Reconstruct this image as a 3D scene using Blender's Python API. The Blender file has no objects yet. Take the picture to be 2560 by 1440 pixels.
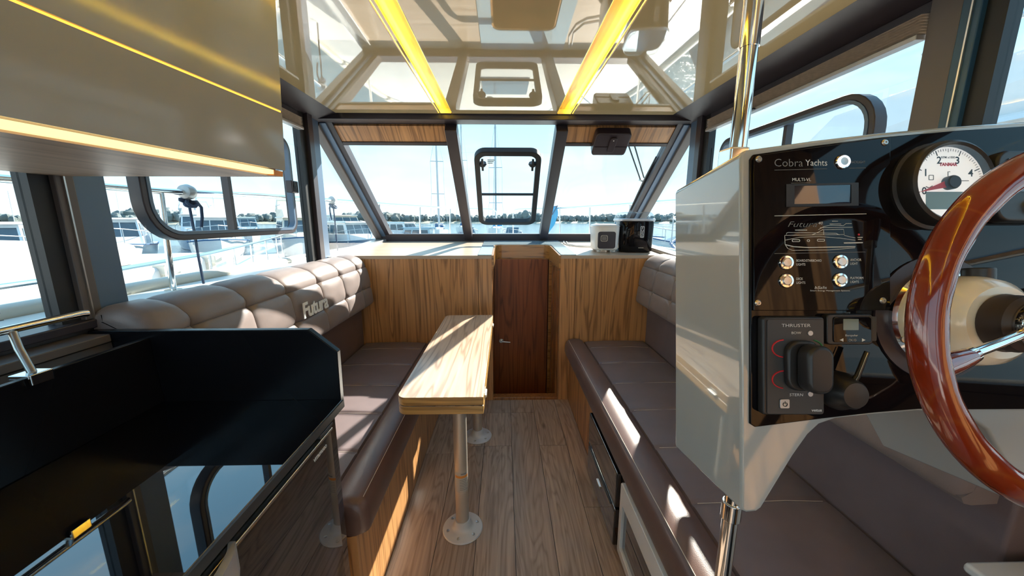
import bpy, bmesh, math, random
from mathutils import Vector, Matrix, Euler
random.seed(7)
scene = bpy.context.scene
col = scene.collection
PI = math.pi

# ------------------------------------------------------------------ camera
PITCH = math.atan(170 / 900.0)
YAW = math.radians(1.251)
CAM = Vector((0, 0, 1.45))
cd = bpy.data.cameras.new('camera')
cd.sensor_fit = 'HORIZONTAL'
cd.sensor_width = 36.0
cd.lens = 36.0 * 900.0 / 2560.0
cd.clip_start = 0.02
cd.clip_end = 3000
camera = bpy.data.objects.new('camera', cd)
camera.location = CAM
camera.rotation_euler = Euler((PI / 2 - PITCH, 0, -YAW), 'XYZ')
col.objects.link(camera)
scene.camera = camera

# ------------------------------------------------------------------ sky, sun, exposure
SKY_STRENGTH = 1.2
SUN_STRENGTH = 8.0
world = bpy.data.worlds.new('sky')
scene.world = world
world.use_nodes = True
wn = world.node_tree.nodes
wl = world.node_tree.links
wn.clear()
w_out = wn.new('ShaderNodeOutputWorld')
w_bg = wn.new('ShaderNodeBackground')
w_tc = wn.new('ShaderNodeTexCoord')
w_sep = wn.new('ShaderNodeSeparateXYZ')
w_ramp = wn.new('ShaderNodeValToRGB')
w_map = wn.new('ShaderNodeMapping')
w_noise = wn.new('ShaderNodeTexNoise')
w_cr = wn.new('ShaderNodeValToRGB')
w_mix = wn.new('ShaderNodeMix')
w_mix.data_type = 'RGBA'
wl.new(w_tc.outputs['Generated'], w_sep.inputs[0])
wl.new(w_sep.outputs['Z'], w_ramp.inputs[0])
e = w_ramp.color_ramp.elements
e[0].position = 0.0
e[0].color = (0.50, 0.61, 0.66, 1)
e[1].position = 0.9
e[1].color = (0.16, 0.38, 0.64, 1)
q = e.new(0.10)
q.color = (0.37, 0.56, 0.66, 1)
q = e.new(0.32)
q.color = (0.24, 0.47, 0.63, 1)
w_map.inputs['Scale'].default_value = (1.2, 1.2, 5.0)
wl.new(w_tc.outputs['Generated'], w_map.inputs[0])
wl.new(w_map.outputs[0], w_noise.inputs[0])
w_noise.inputs['Scale'].default_value = 2.2
w_noise.inputs['Detail'].default_value = 5
w_cr.color_ramp.elements[0].position = 0.45
w_cr.color_ramp.elements[1].position = 0.85
w_cr.color_ramp.elements[1].color = (0.75, 0.75, 0.75, 1)
wl.new(w_noise.outputs[0], w_cr.inputs[0])
wl.new(w_cr.outputs[0], w_mix.inputs['Factor'])
wl.new(w_ramp.outputs[0], w_mix.inputs['A'])
w_mix.inputs['B'].default_value = (0.54, 0.61, 0.65, 1)
wl.new(w_mix.outputs['Result'], w_bg.inputs[0])
w_bg.inputs[1].default_value = SKY_STRENGTH
wl.new(w_bg.outputs[0], w_out.inputs[0])

sd = bpy.data.lights.new('sun', 'SUN')
sd.energy = SUN_STRENGTH
sd.angle = math.radians(0.6)
sd.color = (1.0, 0.93, 0.82)
sun = bpy.data.objects.new('sun', sd)
sun.rotation_euler = Vector((-0.59, -1.0, -0.75)).to_track_quat('-Z', 'Y').to_euler()
sun.location = (6, 10, 8)
col.objects.link(sun)

vs = scene.view_settings
vs.view_transform = 'Standard'
vs.look = 'None'
vs.gamma = 1.0
vs.use_curve_mapping = False
vs.exposure = 1.12

# ------------------------------------------------------------------ materials
MATS = {}


class NT:
    def __init__(s, name):
        s.m = bpy.data.materials.new(name)
        s.m.use_nodes = True
        s.n = s.m.node_tree.nodes
        s.l = s.m.node_tree.links
        s.b = s.n['Principled BSDF']
        MATS[name] = s.m

    def new(s, t):
        return s.n.new(t)

    def link(s, a, b):
        s.l.new(a, b)

    def coords(s, scale, rnd=True):
        tc = s.new('ShaderNodeTexCoord')
        mp = s.new('ShaderNodeMapping')
        mp.inputs['Scale'].default_value = scale
        if rnd:
            oi = s.new('ShaderNodeObjectInfo')
            ad = s.new('ShaderNodeVectorMath')
            ad.operation = 'MULTIPLY_ADD'
            s.link(oi.outputs['Random'], ad.inputs[0])
            ad.inputs[1].default_value = (7.3, 5.1, 9.7)
            s.link(tc.outputs['Object'], ad.inputs[2])
            s.link(ad.outputs[0], mp.inputs[0])
        else:
            s.link(tc.outputs['Object'], mp.inputs[0])
        return mp.outputs[0]

    def noise(s, vec, scale, detail=3, rough=0.5, dist=0.0):
        t = s.new('ShaderNodeTexNoise')
        s.link(vec, t.inputs[0])
        t.inputs['Scale'].default_value = scale
        t.inputs['Detail'].default_value = detail
        t.inputs['Roughness'].default_value = rough
        t.inputs['Distortion'].default_value = dist
        return t.outputs[0]

    def ramp(s, fac, stops):
        r = s.new('ShaderNodeValToRGB')
        el = r.color_ramp.elements
        for i, (p, c) in enumerate(stops):
            x = el[i] if i < 2 else el.new(p)
            x.position = p
            x.color = (*c, 1) if len(c) == 3 else c
        s.link(fac, r.inputs[0])
        return r.outputs[0]

    def mix(s, fac, a, b, mode='MIX'):
        m = s.new('ShaderNodeMix')
        m.data_type = 'RGBA'
        m.blend_type = mode
        for i, v in (('Factor', fac), ('A', a), ('B', b)):
            if hasattr(v, 'links'):
                s.link(v, m.inputs[i])
            elif isinstance(v, (int, float)):
                m.inputs[i].default_value = v
            else:
                m.inputs[i].default_value = (*v, 1)
        return m.outputs['Result']

    def math(s, op, a, b=None):
        m = s.new('ShaderNodeMath')
        m.operation = op
        for i, v in enumerate((a, b)):
            if v is None:
                continue
            if hasattr(v, 'links'):
                s.link(v, m.inputs[i])
            else:
                m.inputs[i].default_value = v
        return m.outputs[0]

    def bump(s, h, strength, dist):
        b = s.new('ShaderNodeBump')
        b.inputs['Strength'].default_value = strength
        b.inputs['Distance'].default_value = dist
        s.link(h, b.inputs['Height'])
        s.link(b.outputs[0], s.b.inputs['Normal'])

    def set(s, **k):
        for a, v in k.items():
            i = s.b.inputs[a.replace('_', ' ')]
            if hasattr(v, 'links'):
                s.link(v, i)
            elif isinstance(v, tuple):
                i.default_value = (*v, 1) if len(v) == 3 else v
            else:
                i.default_value = v
        return s


def plain(name, c, rough=0.5, metal=0.0, coat=0.0, spec=0.5, var=0.06, vs_=6.0, bump=0.0, bs=300, ior=1.5):
    n = NT(name)
    v = n.coords((1, 1, 1), False)
    f = n.noise(v, vs_, 3)
    lo = tuple(max(0, x * (1 - var)) for x in c)
    hi = tuple(min(1, x * (1 + var)) for x in c)
    n.set(Base_Color=n.ramp(f, [(0.3, lo), (0.7, hi)]), Roughness=rough, Metallic=metal, IOR=ior)
    n.b.inputs['Specular IOR Level'].default_value = spec
    n.b.inputs['Coat Weight'].default_value = coat
    n.b.inputs['Coat Roughness'].default_value = 0.02
    if bump:
        n.bump(n.noise(v, bs, 2), bump, 0.001)
    return n


def wood(name, base, dark, light, axis, k=5.0, stretch=0.06, axis2=None, period=0.09, rough=0.35, coat=0.3, line=0.9, rnd=True, fine=60):
    n = NT(name)
    sc = [k, k, k]
    sc[axis] = k * stretch
    if axis2 is not None:
        sc[axis2] = k * stretch
    v = n.coords(tuple(sc), rnd)
    nz = n.noise(v, 1.0, 3, 0.55, 0.35)
    pp = n.math('PINGPONG', nz, period / 2)
    pp = n.math('DIVIDE', pp, period / 2)
    lines = n.ramp(pp, [(0.0, (1, 1, 1)), (0.5, (0, 0, 0)), (0.16, (0.75, 0.75, 0.75))])
    broad = n.noise(v, 0.55, 2)
    sc2 = [fine, fine, fine]
    sc2[axis] = fine * 0.03
    if axis2 is not None:
        sc2[axis2] = fine * 0.03
    v2 = n.coords(tuple(sc2), rnd)
    fn = n.noise(v2, 1.0, 2)
    c = n.mix(n.ramp(broad, [(0.3, (0, 0, 0)), (0.7, (1, 1, 1))]), base, light)
    c = n.mix(n.math('MULTIPLY', lines, line), c, dark)
    c = n.mix(0.35, c, n.ramp(fn, [(0.25, tuple(x * 0.55 for x in base)), (0.75, tuple(min(1, x * 1.3) for x in light))]))
    n.set(Base_Color=c, Roughness=rough)
    n.b.inputs['Coat Weight'].default_value = coat
    n.b.inputs['Coat Roughness'].default_value = 0.12
    n.bump(fn, 0.12, 0.001)
    return n


def emit(name, c, s):
    n = NT(name)
    n.set(Base_Color=c, Roughness=0.5)
    n.b.inputs['Emission Color'].default_value = (*c, 1)
    n.b.inputs['Emission Strength'].default_value = s
    return n


wood('zebrano_upright', (0.52, 0.250, 0.092), (0.13, 0.048, 0.014), (0.62, 0.315, 0.125), 2, k=7.0, coat=0.15)
wood('zebrano_fascia', (0.52, 0.250, 0.092), (0.13, 0.048, 0.014), (0.62, 0.315, 0.125), 2, k=7.0, coat=0.15, axis2=1)
wood('zebrano_table', (0.54, 0.40, 0.29), (0.19, 0.105, 0.06), (0.60, 0.46, 0.345), 1, k=6.0, rough=0.3, coat=0.4)
wood('zebrano_edge', (0.55, 0.30, 0.085), (0.20, 0.09, 0.02), (0.62, 0.36, 0.12), 0, k=9.0, rough=0.35)
wood('zebrano_edge_long', (0.55, 0.30, 0.085), (0.20, 0.09, 0.02), (0.62, 0.36, 0.12), 1, k=9.0, rough=0.35)
wood('zebrano_strip', (0.52, 0.31, 0.09), (0.25, 0.12, 0.03), (0.58, 0.36, 0.12), 1, k=6.0, rough=0.4)
wood('oak_shelf', (0.50, 0.375, 0.27), (0.36, 0.25, 0.165), (0.55, 0.43, 0.325), 0, k=4.0, rough=0.4, coat=0.2, line=0.5)
wood('grey_oak', (0.62, 0.47, 0.35), (0.36, 0.25, 0.17), (0.70, 0.54, 0.42), 1, k=4.5, rough=0.45, coat=0.0, line=0.6)
wood('door_wood', (0.27, 0.075, 0.018), (0.09, 0.02, 0.005), (0.34, 0.10, 0.026), 2, k=6.0, rough=0.4, coat=0.0)
wood('arch_wood', (0.48, 0.22, 0.055), (0.14, 0.05, 0.01), (0.44, 0.22, 0.07), 0, k=8.0, rough=0.3)
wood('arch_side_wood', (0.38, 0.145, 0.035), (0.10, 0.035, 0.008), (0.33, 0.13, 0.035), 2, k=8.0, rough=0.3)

# floor: oak vinyl planks with contour grain and knots
n = NT('floor_plank')
v = n.coords((5.5, 0.62, 5.5))
nz = n.noise(v, 1.3, 3, 0.5, 0.6)
pp = n.math('DIVIDE', n.math('PINGPONG', nz, 0.035), 0.035)
lines = n.ramp(pp, [(0.0, (1, 1, 1)), (0.6, (0, 0, 0))])
fn = n.noise(n.coords((90, 2.5, 90)), 1.0, 3)
kn = n.new('ShaderNodeTexVoronoi')
n.link(n.coords((5.0, 1.9, 1.0)), kn.inputs[0])
kn.inputs['Scale'].default_value = 1.0
knot = n.ramp(kn.outputs['Distance'], [(0.02, (1, 1, 1)), (0.10, (0, 0, 0))])
oi = n.new('ShaderNodeObjectInfo')
c = n.mix(n.noise(v, 0.7, 2), (0.40, 0.30, 0.235), (0.54, 0.42, 0.335))
c = n.mix(n.math('MULTIPLY', lines, 0.6), c, (0.15, 0.09, 0.058))
c = n.mix(0.38, c, n.ramp(fn, [(0.3, (0.16, 0.105, 0.075)), (0.7, (0.58, 0.44, 0.33))]))
c = n.mix(n.math('MULTIPLY', knot, 0.7), c, (0.05, 0.026, 0.016))
tint = n.ramp(oi.outputs['Random'], [(0.0, (0.86, 0.86, 0.86)), (1.0, (1.12, 1.10, 1.07))])
c = n.mix(1.0, c, tint, 'MULTIPLY')
n.set(Base_Color=c, Roughness=0.42)
n.bump(fn, 0.15, 0.001)

def leather(name, c, rough=0.5):
    n = NT(name)
    v = n.coords((1, 1, 1), False)
    f = n.noise(v, 9, 3)
    n.set(Base_Color=n.ramp(f, [(0.3, tuple(x * 0.93 for x in c)), (0.7, tuple(x * 1.07 for x in c))]), Roughness=rough)
    vo = n.new('ShaderNodeTexVoronoi')
    n.link(v, vo.inputs[0])
    vo.inputs['Scale'].default_value = 420
    n.bump(vo.outputs['Distance'], 0.25, 0.0006)
    n.b.inputs['Sheen Weight'].default_value = 0.08
    return n


leather('leather_taupe', (0.215, 0.170, 0.160), 0.42)
leather('leather_seat', (0.165, 0.122, 0.125), 0.45)
leather('leather_brown', (0.125, 0.070, 0.058), 0.36)
leather('leather_beige', (0.27, 0.20, 0.165), 0.5)
plain('thread', (0.62, 0.54, 0.46), 0.8)
plain('gelcoat_cream', (0.74, 0.58, 0.31), 0.03, coat=1.0, ior=1.75, var=0.01)
n = MATS['gelcoat_cream'].node_tree.nodes['Principled BSDF']
n.inputs['Coat IOR'].default_value = 1.9
plain('gelcoat_grey', (0.42, 0.45, 0.45), 0.06, coat=0.8, var=0.01)
plain('gloss_cabinet', (0.33, 0.335, 0.335), 0.10, var=0.01, ior=1.5)
plain('alu_dark', (0.042, 0.034, 0.042), 0.38, metal=0.0, var=0.04)
plain('alu_blue', (0.105, 0.165, 0.255), 0.35, metal=0.1, var=0.03)
plain('alu_brown', (0.125, 0.105, 0.098), 0.4, var=0.03)
plain('alu_navy', (0.025, 0.085, 0.15), 0.35, var=0.03)
plain('rubber_black', (0.012, 0.012, 0.014), 0.5)
plain('plastic_black', (0.022, 0.021, 0.022), 0.38)
plain('plastic_purple', (0.035, 0.022, 0.028), 0.35)
plain('plastic_dark', (0.05, 0.052, 0.056), 0.42)
plain('boot_rubber', (0.045, 0.03, 0.025), 0.5)
plain('gloss_black', (0.004, 0.004, 0.006), 0.015, coat=1.0, ior=1.8, var=0.0)
plain('upstand_black', (0.006, 0.006, 0.008), 0.22, spec=0.2, var=0.0)
plain('panel_black', (0.006, 0.005, 0.006), 0.03, spec=0.24, var=0.0)
plain('screen_dark', (0.008, 0.009, 0.022), 0.05, coat=1.0)
plain('lcd_green', (0.20, 0.25, 0.22), 0.15)
plain('chrome', (0.86, 0.85, 0.83), 0.07, metal=1.0, var=0.01)
plain('steel_brushed', (0.62, 0.60, 0.56), 0.28, metal=1.0, var=0.04)
plain('pole_anodised', (0.58, 0.51, 0.43), 0.42, metal=0.6, var=0.03)
plain('flange_grey', (0.60, 0.60, 0.60), 0.5, metal=0.15, var=0.03)
plain('handle_silver', (0.55, 0.57, 0.6), 0.35, metal=0.5)
plain('white_plastic', (0.80, 0.79, 0.77), 0.3, coat=0.3)
plain('cream_plastic', (0.86, 0.77, 0.60), 0.22, coat=0.6, var=0.02)
n = plain('gauge_face', (0.85, 0.82, 0.80), 0.4)
n.b.inputs['Emission Color'].default_value = (1.0, 0.93, 0.90, 1)
n.b.inputs['Emission Strength'].default_value = 0.25   # glow added to lift the dark dial, treated as its backlight
plain('print_white', (0.78, 0.78, 0.76), 0.6)
plain('print_grey', (0.22, 0.22, 0.22), 0.6)
plain('print_red', (0.62, 0.02, 0.03), 0.5)
plain('print_green', (0.03, 0.28, 0.07), 0.5)
plain('print_orange', (0.75, 0.28, 0.05), 0.5)
plain('print_black', (0.02, 0.02, 0.02), 0.6)
plain('label_clear', (0.50, 0.45, 0.38), 0.35)
plain('plate_bluegrey', (0.36, 0.46, 0.50), 0.12, coat=0.5, var=0.02)
plain('blind_fabric', (0.62, 0.52, 0.42), 0.8, var=0.12, vs_=60, bump=0.2)
plain('blind_rail', (0.45, 0.44, 0.43), 0.35, metal=0.4)
plain('boat_white', (0.68, 0.69, 0.69), 0.25, coat=0.4, var=0.02)
plain('boat_cream', (0.64, 0.59, 0.50), 0.35, var=0.04)
plain('deck_white', (0.70, 0.68, 0.63), 0.45, var=0.05)
plain('boat_blue', (0.07, 0.16, 0.28), 0.25, coat=0.4)
plain('boat_glass', (0.05, 0.075, 0.095), 0.08, coat=0.8)
plain('canvas_grey', (0.20, 0.23, 0.27), 0.8)
plain('canvas_blue', (0.03, 0.10, 0.22), 0.8)
plain('cover_cyan', (0.05, 0.30, 0.52), 0.7)
plain('mast_grey', (0.42, 0.45, 0.47), 0.4, metal=0.3)
plain('rope_navy', (0.03, 0.05, 0.10), 0.8)
plain('rope_white', (0.6, 0.58, 0.55), 0.8)
plain('teak', (0.40, 0.25, 0.14), 0.6, var=0.2, vs_=20)
plain('red_orange', (0.6, 0.09, 0.05), 0.6)
plain('foliage_hazy', (0.135, 0.16, 0.155), 0.9, var=0.4, vs_=0.2)  # haze of the distance is put into this greyed tree colour
plain('land', (0.28, 0.27, 0.21), 0.9)
plain('wire_black', (0.02, 0.02, 0.02), 0.6)
emit('led_yellow', (1.0, 0.76, 0.06), 24.0)
emit('led_line', (1.0, 0.46, 0.06), 0.85)
emit('led_warm', (1.0, 0.78, 0.36), 0.6)
emit('button_glow', (0.75, 0.85, 1.0), 0.7)

# varnished mahogany wheel with flame figure
n = NT('mahogany')
v = n.coords((1, 1, 1), False)
nz = n.noise(v, 5.0, 1, 0.4, 0.5)
pp = n.math('DIVIDE', n.math('PINGPONG', nz, 0.07), 0.07)
c = n.mix(n.noise(v, 6, 2), (0.15, 0.012, 0.004), (0.30, 0.036, 0.008))
c = n.mix(n.math('MULTIPLY', n.ramp(pp, [(0.0, (1, 1, 1)), (0.12, (0, 0, 0))]), 0.3), c, (0.34, 0.09, 0.012))
n.set(Base_Color=c, Roughness=0.12)
n.b.inputs['Coat Weight'].default_value = 1.0
n.b.inputs['Coat Roughness'].default_value = 0.03

# thin pane glass: mostly transparent, a little mirror
def glass(name, tint, amt):
    n = NT(name)
    n.n.remove(n.b)
    tr = n.new('ShaderNodeBsdfTransparent')
    tr.inputs[0].default_value = (*tint, 1)
    gl = n.new('ShaderNodeBsdfGlossy')
    gl.inputs['Roughness'].default_value = 0.0
    lw = n.new('ShaderNodeLayerWeight')
    lw.inputs['Blend'].default_value = 0.5
    f = n.math('POWER', lw.outputs['Facing'], 4.0)
    f = n.math('MULTIPLY_ADD', f, amt)
    f.node.inputs[2].default_value = 0.02
    mx = n.new('ShaderNodeMixShader')
    n.link(f, mx.inputs[0])
    n.link(tr.outputs[0], mx.inputs[1])
    n.link(gl.outputs[0], mx.inputs[2])
    n.link(mx.outputs[0], n.n['Material Output'].inputs[0])


glass('window_glass', (0.97, 0.99, 0.99), 0.35)
glass('lid_clear', (0.86, 0.90, 0.92), 0.6)

# water
n = NT('water')
v = n.coords((1, 1, 1), False)
n.set(Base_Color=(0.10, 0.17, 0.20), Roughness=0.12)
n.bump(n.noise(v, 1.6, 4, 0.6), 0.5, 0.12)

# ------------------------------------------------------------------ geometry helpers: every one returns (verts, faces)
def V(*a):
    return Vector(a)


def join(*gs):
    vs_, fs = [], []
    for g in gs:
        o = len(vs_)
        vs_ += list(g[0])
        fs += [tuple(i + o for i in f) for f in g[1]]
    return vs_, fs


def box(x0, x1, y0, y1, z0, z1):
    v = [V(x, y, z) for z in (z0, z1) for y in (y0, y1) for x in (x0, x1)]
    return v, [(0, 2, 3, 1), (4, 5, 7, 6), (0, 1, 5, 4), (2, 6, 7, 3), (0, 4, 6, 2), (1, 3, 7, 5)]


def hexa(b, t):
    """four bottom and four top points, counter-clockwise from above"""
    v = [V(*p) for p in b] + [V(*p) for p in t]
    return v, [(3, 2, 1, 0), (4, 5, 6, 7), (0, 1, 5, 4), (1, 2, 6, 5), (2, 3, 7, 6), (3, 0, 4, 7)]


def prism(poly, vec):
    p = [V(*a) for a in poly]
    d = V(*vec)
    n = len(p)
    fs = [tuple(range(n))[::-1], tuple(range(n, 2 * n))]
    fs += [(i, (i + 1) % n, n + (i + 1) % n, n + i) for i in range(n)]
    return p + [a + d for a in p], fs


def ring(outer, inner, vec):
    """frame between two loops of equal length, extruded by vec"""
    n = len(outer)
    d = V(*vec)
    o = [V(*a) for a in outer]
    i_ = [V(*a) for a in inner]
    v = o + i_ + [a + d for a in o] + [a + d for a in i_]
    fs = []
    for k in range(n):
        m = (k + 1) % n
        fs += [(k, n + k, n + m, m), (2 * n + k, 2 * n + m, 3 * n + m, 3 * n + k),
               (k, m, 2 * n + m, 2 * n + k), (n + k, 3 * n + k, 3 * n + m, n + m)]
    return v, fs


def axes(d):
    d = V(*d).normalized()
    a = d.cross(V(0, 0, 1))
    if a.length < 1e-4:
        a = V(1, 0, 0)
    a.normalize()
    return a, d.cross(a).normalized(), d


def cyl(p0, p1, r, n=16, r2=None):
    p0 = V(*p0)
    p1 = V(*p1)
    a, b, d = axes(p1 - p0)
    r2 = r if r2 is None else r2
    v = []
    for p, q in ((p0, r), (p1, r2)):
        v += [p + (a * math.cos(2 * PI * k / n) + b * math.sin(2 * PI * k / n)) * q for k in range(n)]
    fs = [tuple(range(n))[::-1], tuple(range(n, 2 * n))] + [(k, (k + 1) % n, n + (k + 1) % n, n + k) for k in range(n)]
    return v, fs


def tube(pts, r, n=10, closed=False):
    pts = [V(*p) for p in pts]
    m = len(pts)
    rs = r if isinstance(r, (list, tuple)) else [r] * m
    v, fs = [], []
    up = None
    for i, p in enumerate(pts):
        if closed:
            t = pts[(i + 1) % m] - pts[i - 1]
        else:
            t = pts[min(i + 1, m - 1)] - pts[max(i - 1, 0)]
        t.normalize()
        if up is None:
            a, b, _ = axes(t)
        else:
            a = up - t * up.dot(t)
            if a.length < 1e-5:
                a, _, _ = axes(t)
            a.normalize()
            b = t.cross(a)
        up = a
        v += [p + (a * math.cos(2 * PI * k / n) + b * math.sin(2 * PI * k / n)) * rs[i] for k in range(n)]
    for i in range(m if closed else m - 1):
        j = (i + 1) % m
        fs += [(i * n + k, i * n + (k + 1) % n, j * n + (k + 1) % n, j * n + k) for k in range(n)]
    if not closed:
        fs += [tuple(range(n))[::-1], tuple(range((m - 1) * n, m * n))]
    return v, fs


def lathe(prof, base, axis, n=32, caps=True):
    base = V(*base)
    a, b, d = axes(axis)
    v, fs = [], []
    for r, h in prof:
        v += [base + d * h + (a * math.cos(2 * PI * k / n) + b * math.sin(2 * PI * k / n)) * max(r, 1e-5) for k in range(n)]
    for i in range(len(prof) - 1):
        fs += [(i * n + k, i * n + (k + 1) % n, (i + 1) * n + (k + 1) % n, (i + 1) * n + k) for k in range(n)]
    if caps:
        fs += [tuple(range(n))[::-1], tuple(range((len(prof) - 1) * n, len(prof) * n))]
    return v, fs


def grid(f, nu, nv):
    v = [V(*f(i / nu, j / nv)) for j in range(nv + 1) for i in range(nu + 1)]
    w = nu + 1
    return v, [(j * w + i, j * w + i + 1, (j + 1) * w + i + 1, (j + 1) * w + i) for j in range(nv) for i in range(nu)]


def rrect(x0, x1, y0, y1, r, seg=6):
    """rounded rectangle, r = one radius or (lower-left, lower-right, upper-right, upper-left)"""
    if not isinstance(r, (tuple, list)):
        r = (r,) * 4
    out = []
    for cx, cy, rr, a0 in ((x0 + r[0], y0 + r[0], r[0], PI), (x1 - r[1], y0 + r[1], r[1], 1.5 * PI),
                           (x1 - r[2], y1 - r[2], r[2], 0), (x0 + r[3], y1 - r[3], r[3], 0.5 * PI)):
        for k in range(seg + 1):
            a = a0 + 0.5 * PI * k / seg
            out.append((cx + rr * math.cos(a), cy + rr * math.sin(a)))
    return out


def circle2(cx, cy, r, n=24):
    return [(cx + r * math.cos(2 * PI * k / n), cy + r * math.sin(2 * PI * k / n)) for k in range(n)]


def xf(g, M):
    return [M @ V(*p) for p in g[0]], g[1]


# ------------------------------------------------------------------ object helpers
def props(o, label=None, cat=None, group=None, kind=None):
    if label:
        o['label'] = label
    if cat:
        o['category'] = cat
    if group:
        o['group'] = group
    if kind:
        o['kind'] = kind
    return o


def make(name, g, mat, parent=None, bevel=0.0, smooth=False, seg=2, local=False, fix=True):
    vs_, fs = g
    if parent is not None and not local:
        M = parent.matrix_basis.inverted()
        pp_ = parent.parent
        if pp_ is not None:
            M = M @ pp_.matrix_basis.inverted()
        vs_ = [M @ V(*p) for p in vs_]
    me = bpy.data.meshes.new(name)
    me.from_pydata([tuple(p) for p in vs_], [], fs)
    if fix:
        bm = bmesh.new()
        bm.from_mesh(me)
        bmesh.ops.recalc_face_normals(bm, faces=bm.faces)
        bm.to_mesh(me)
        bm.free()
    me.materials.append(MATS[mat])
    if smooth or bevel:
        me.polygons.foreach_set('use_smooth', [True] * len(me.polygons))
        if smooth and not bevel:
            me.set_sharp_from_angle(angle=math.radians(38))
    me.update()
    o = bpy.data.objects.new(name, me)
    col.objects.link(o)
    if bevel:
        b = o.modifiers.new('bevel', 'BEVEL')
        b.width = bevel
        b.segments = seg
        b.limit_method = 'ANGLE'
        b.angle_limit = math.radians(35)
        b.harden_normals = True
    if parent is not None:
        o.parent = parent
    return o


def thing(name, loc, label, cat, group=None, rot=None):
    o = bpy.data.objects.new(name, None)
    o.empty_display_size = 0.05
    o.location = loc
    if rot is not None:
        o.rotation_euler = rot
    o.matrix_basis = Matrix.LocRotScale(Vector(loc), rot, None)
    col.objects.link(o)
    return props(o, label, cat, group)


def structure(name, loc=(0, 0, 0), label=None):
    o = bpy.data.objects.new(name, None)
    o.empty_display_size = 0.05
    o.location = loc
    o.matrix_basis = Matrix.Translation(Vector(loc))
    col.objects.link(o)
    o['kind'] = 'structure'
    if label:
        o['label'] = label
    return o


def text_geo(s, size, extrude=0.0004, shear=0.0, align='LEFT', bold=0.0, space=1.0, yalign='BOTTOM_BASELINE'):
    cu = bpy.data.curves.new('t', 'FONT')
    cu.body = s
    cu.size = size
    cu.extrude = extrude
    cu.shear = shear
    cu.align_x = align
    cu.offset = bold
    cu.space_character = space
    cu.resolution_u = 3
    o = bpy.data.objects.new('t', cu)
    col.objects.link(o)
    dg = bpy.context.evaluated_depsgraph_get()
    me = bpy.data.meshes.new_from_object(o.evaluated_get(dg))
    v = [p.co.copy() for p in me.vertices]
    f = [tuple(p.vertices) for p in me.polygons]
    bpy.data.objects.remove(o)
    bpy.data.curves.remove(cu)
    bpy.data.meshes.remove(me)
    return v, f


def place_text(g, origin, right, up):
    r = V(*right).normalized()
    u = V(*up).normalized()
    nrm = r.cross(u)
    o = V(*origin)
    return [o + r * p.x + u * p.y + nrm * p.z for p in g[0]], g[1]


def copy_tree(o, parent=None):
    c = o.copy()
    col.objects.link(c)
    c.parent = parent
    for ch in o.children:
        copy_tree(ch, c)
    return c


def sweep(prof, ys):
    """loft closed (x, z) loops along y; prof(y) gives the loop"""
    v, fs = [], []
    n = None
    for y in ys:
        p = prof(y)
        n = len(p)
        v += [V(x, y, z) for x, z in p]
    for i in range(len(ys) - 1):
        fs += [(i * n + k, i * n + (k + 1) % n, (i + 1) * n + (k + 1) % n, (i + 1) * n + k) for k in range(n)]
    fs += [tuple(range(n))[::-1], tuple(range((len(ys) - 1) * n, len(ys) * n))]
    return v, fs


def lin(a, b, n):
    return [a + (b - a) * i / n for i in range(n + 1)]


# =================================================================== SETTING
XL, XR, XC = -1.23, 1.27, 0.02
AFT = -1.3
YB = 2.73          # face of the forward bulkhead

# ---- floor: planks as pieces
floor = structure('floor', (0, 0, 0), 'brown-grey oak plank cabin floor')
make('subfloor', box(-1.26, 1.30, AFT, 2.80, -0.05, -0.012), 'rubber_black', floor)
seams_x = [-0.50, -0.315, -0.135, 0.045, 0.225, 0.405, 0.52]
joints = [[1.0, 2.05], [0.3, 2.12], [0.9, 2.12, 2.53], [0.25, 1.0, 2.53], [0.75, 2.12], [0.2, 1.6]]
G = 0.0012
for i in range(6):
    ys = [AFT] + joints[i] + [2.735]
    for a, b in zip(ys[:-1], ys[1:]):
        cx, cy = (seams_x[i] + seams_x[i + 1]) / 2, (a + b) / 2
        o = make('plank', box(seams_x[i] + G - cx, seams_x[i + 1] - G - cx, a + G - cy, b - G - cy, -0.012, 0.0), 'floor_plank', floor, local=True)
        o.location = (cx, cy, 0)

# ---- forward bulkhead of upright zebrano panels
wf = structure('wall_front', (0, YB, 0), 'zebrano wood forward bulkhead')
for a, b, z1 in ((-1.24, -0.20, 1.185), (-0.198, -0.093, 1.178), (0.432, 0.548, 1.178), (0.55, 1.28, 1.185)):
    make('panel', box(a + 0.0008, b - 0.0008, YB, YB + 0.03, 0.0, z1), 'zebrano_upright', wf)
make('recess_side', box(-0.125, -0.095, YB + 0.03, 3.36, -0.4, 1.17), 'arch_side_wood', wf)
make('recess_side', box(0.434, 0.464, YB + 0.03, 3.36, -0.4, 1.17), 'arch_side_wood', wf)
make('recess_post', box(0.408, 0.434, 3.235, 3.262, -0.35, 1.09), 'arch_wood', wf)
make('recess_stile', box(0.418, 0.434, 2.80, 2.86, -0.35, 1.06), 'arch_side_wood', wf)
make('recess_stile', box(0.418, 0.434, 3.06, 3.11, -0.35, 1.06), 'arch_side_wood', wf)
make('recess_back', box(-1.24, 1.28, 3.40, 3.43, -0.4, 1.17), 'door_wood', wf)
make('threshold', box(-0.095, 0.434, YB + 0.0, YB + 0.07, -0.05, 0.022), 'arch_side_wood', wf, bevel=0.004)
make('recess_floor', box(-0.125, 0.464, YB + 0.03, 3.40, -0.42, -0.36), 'door_wood', wf)

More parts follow.
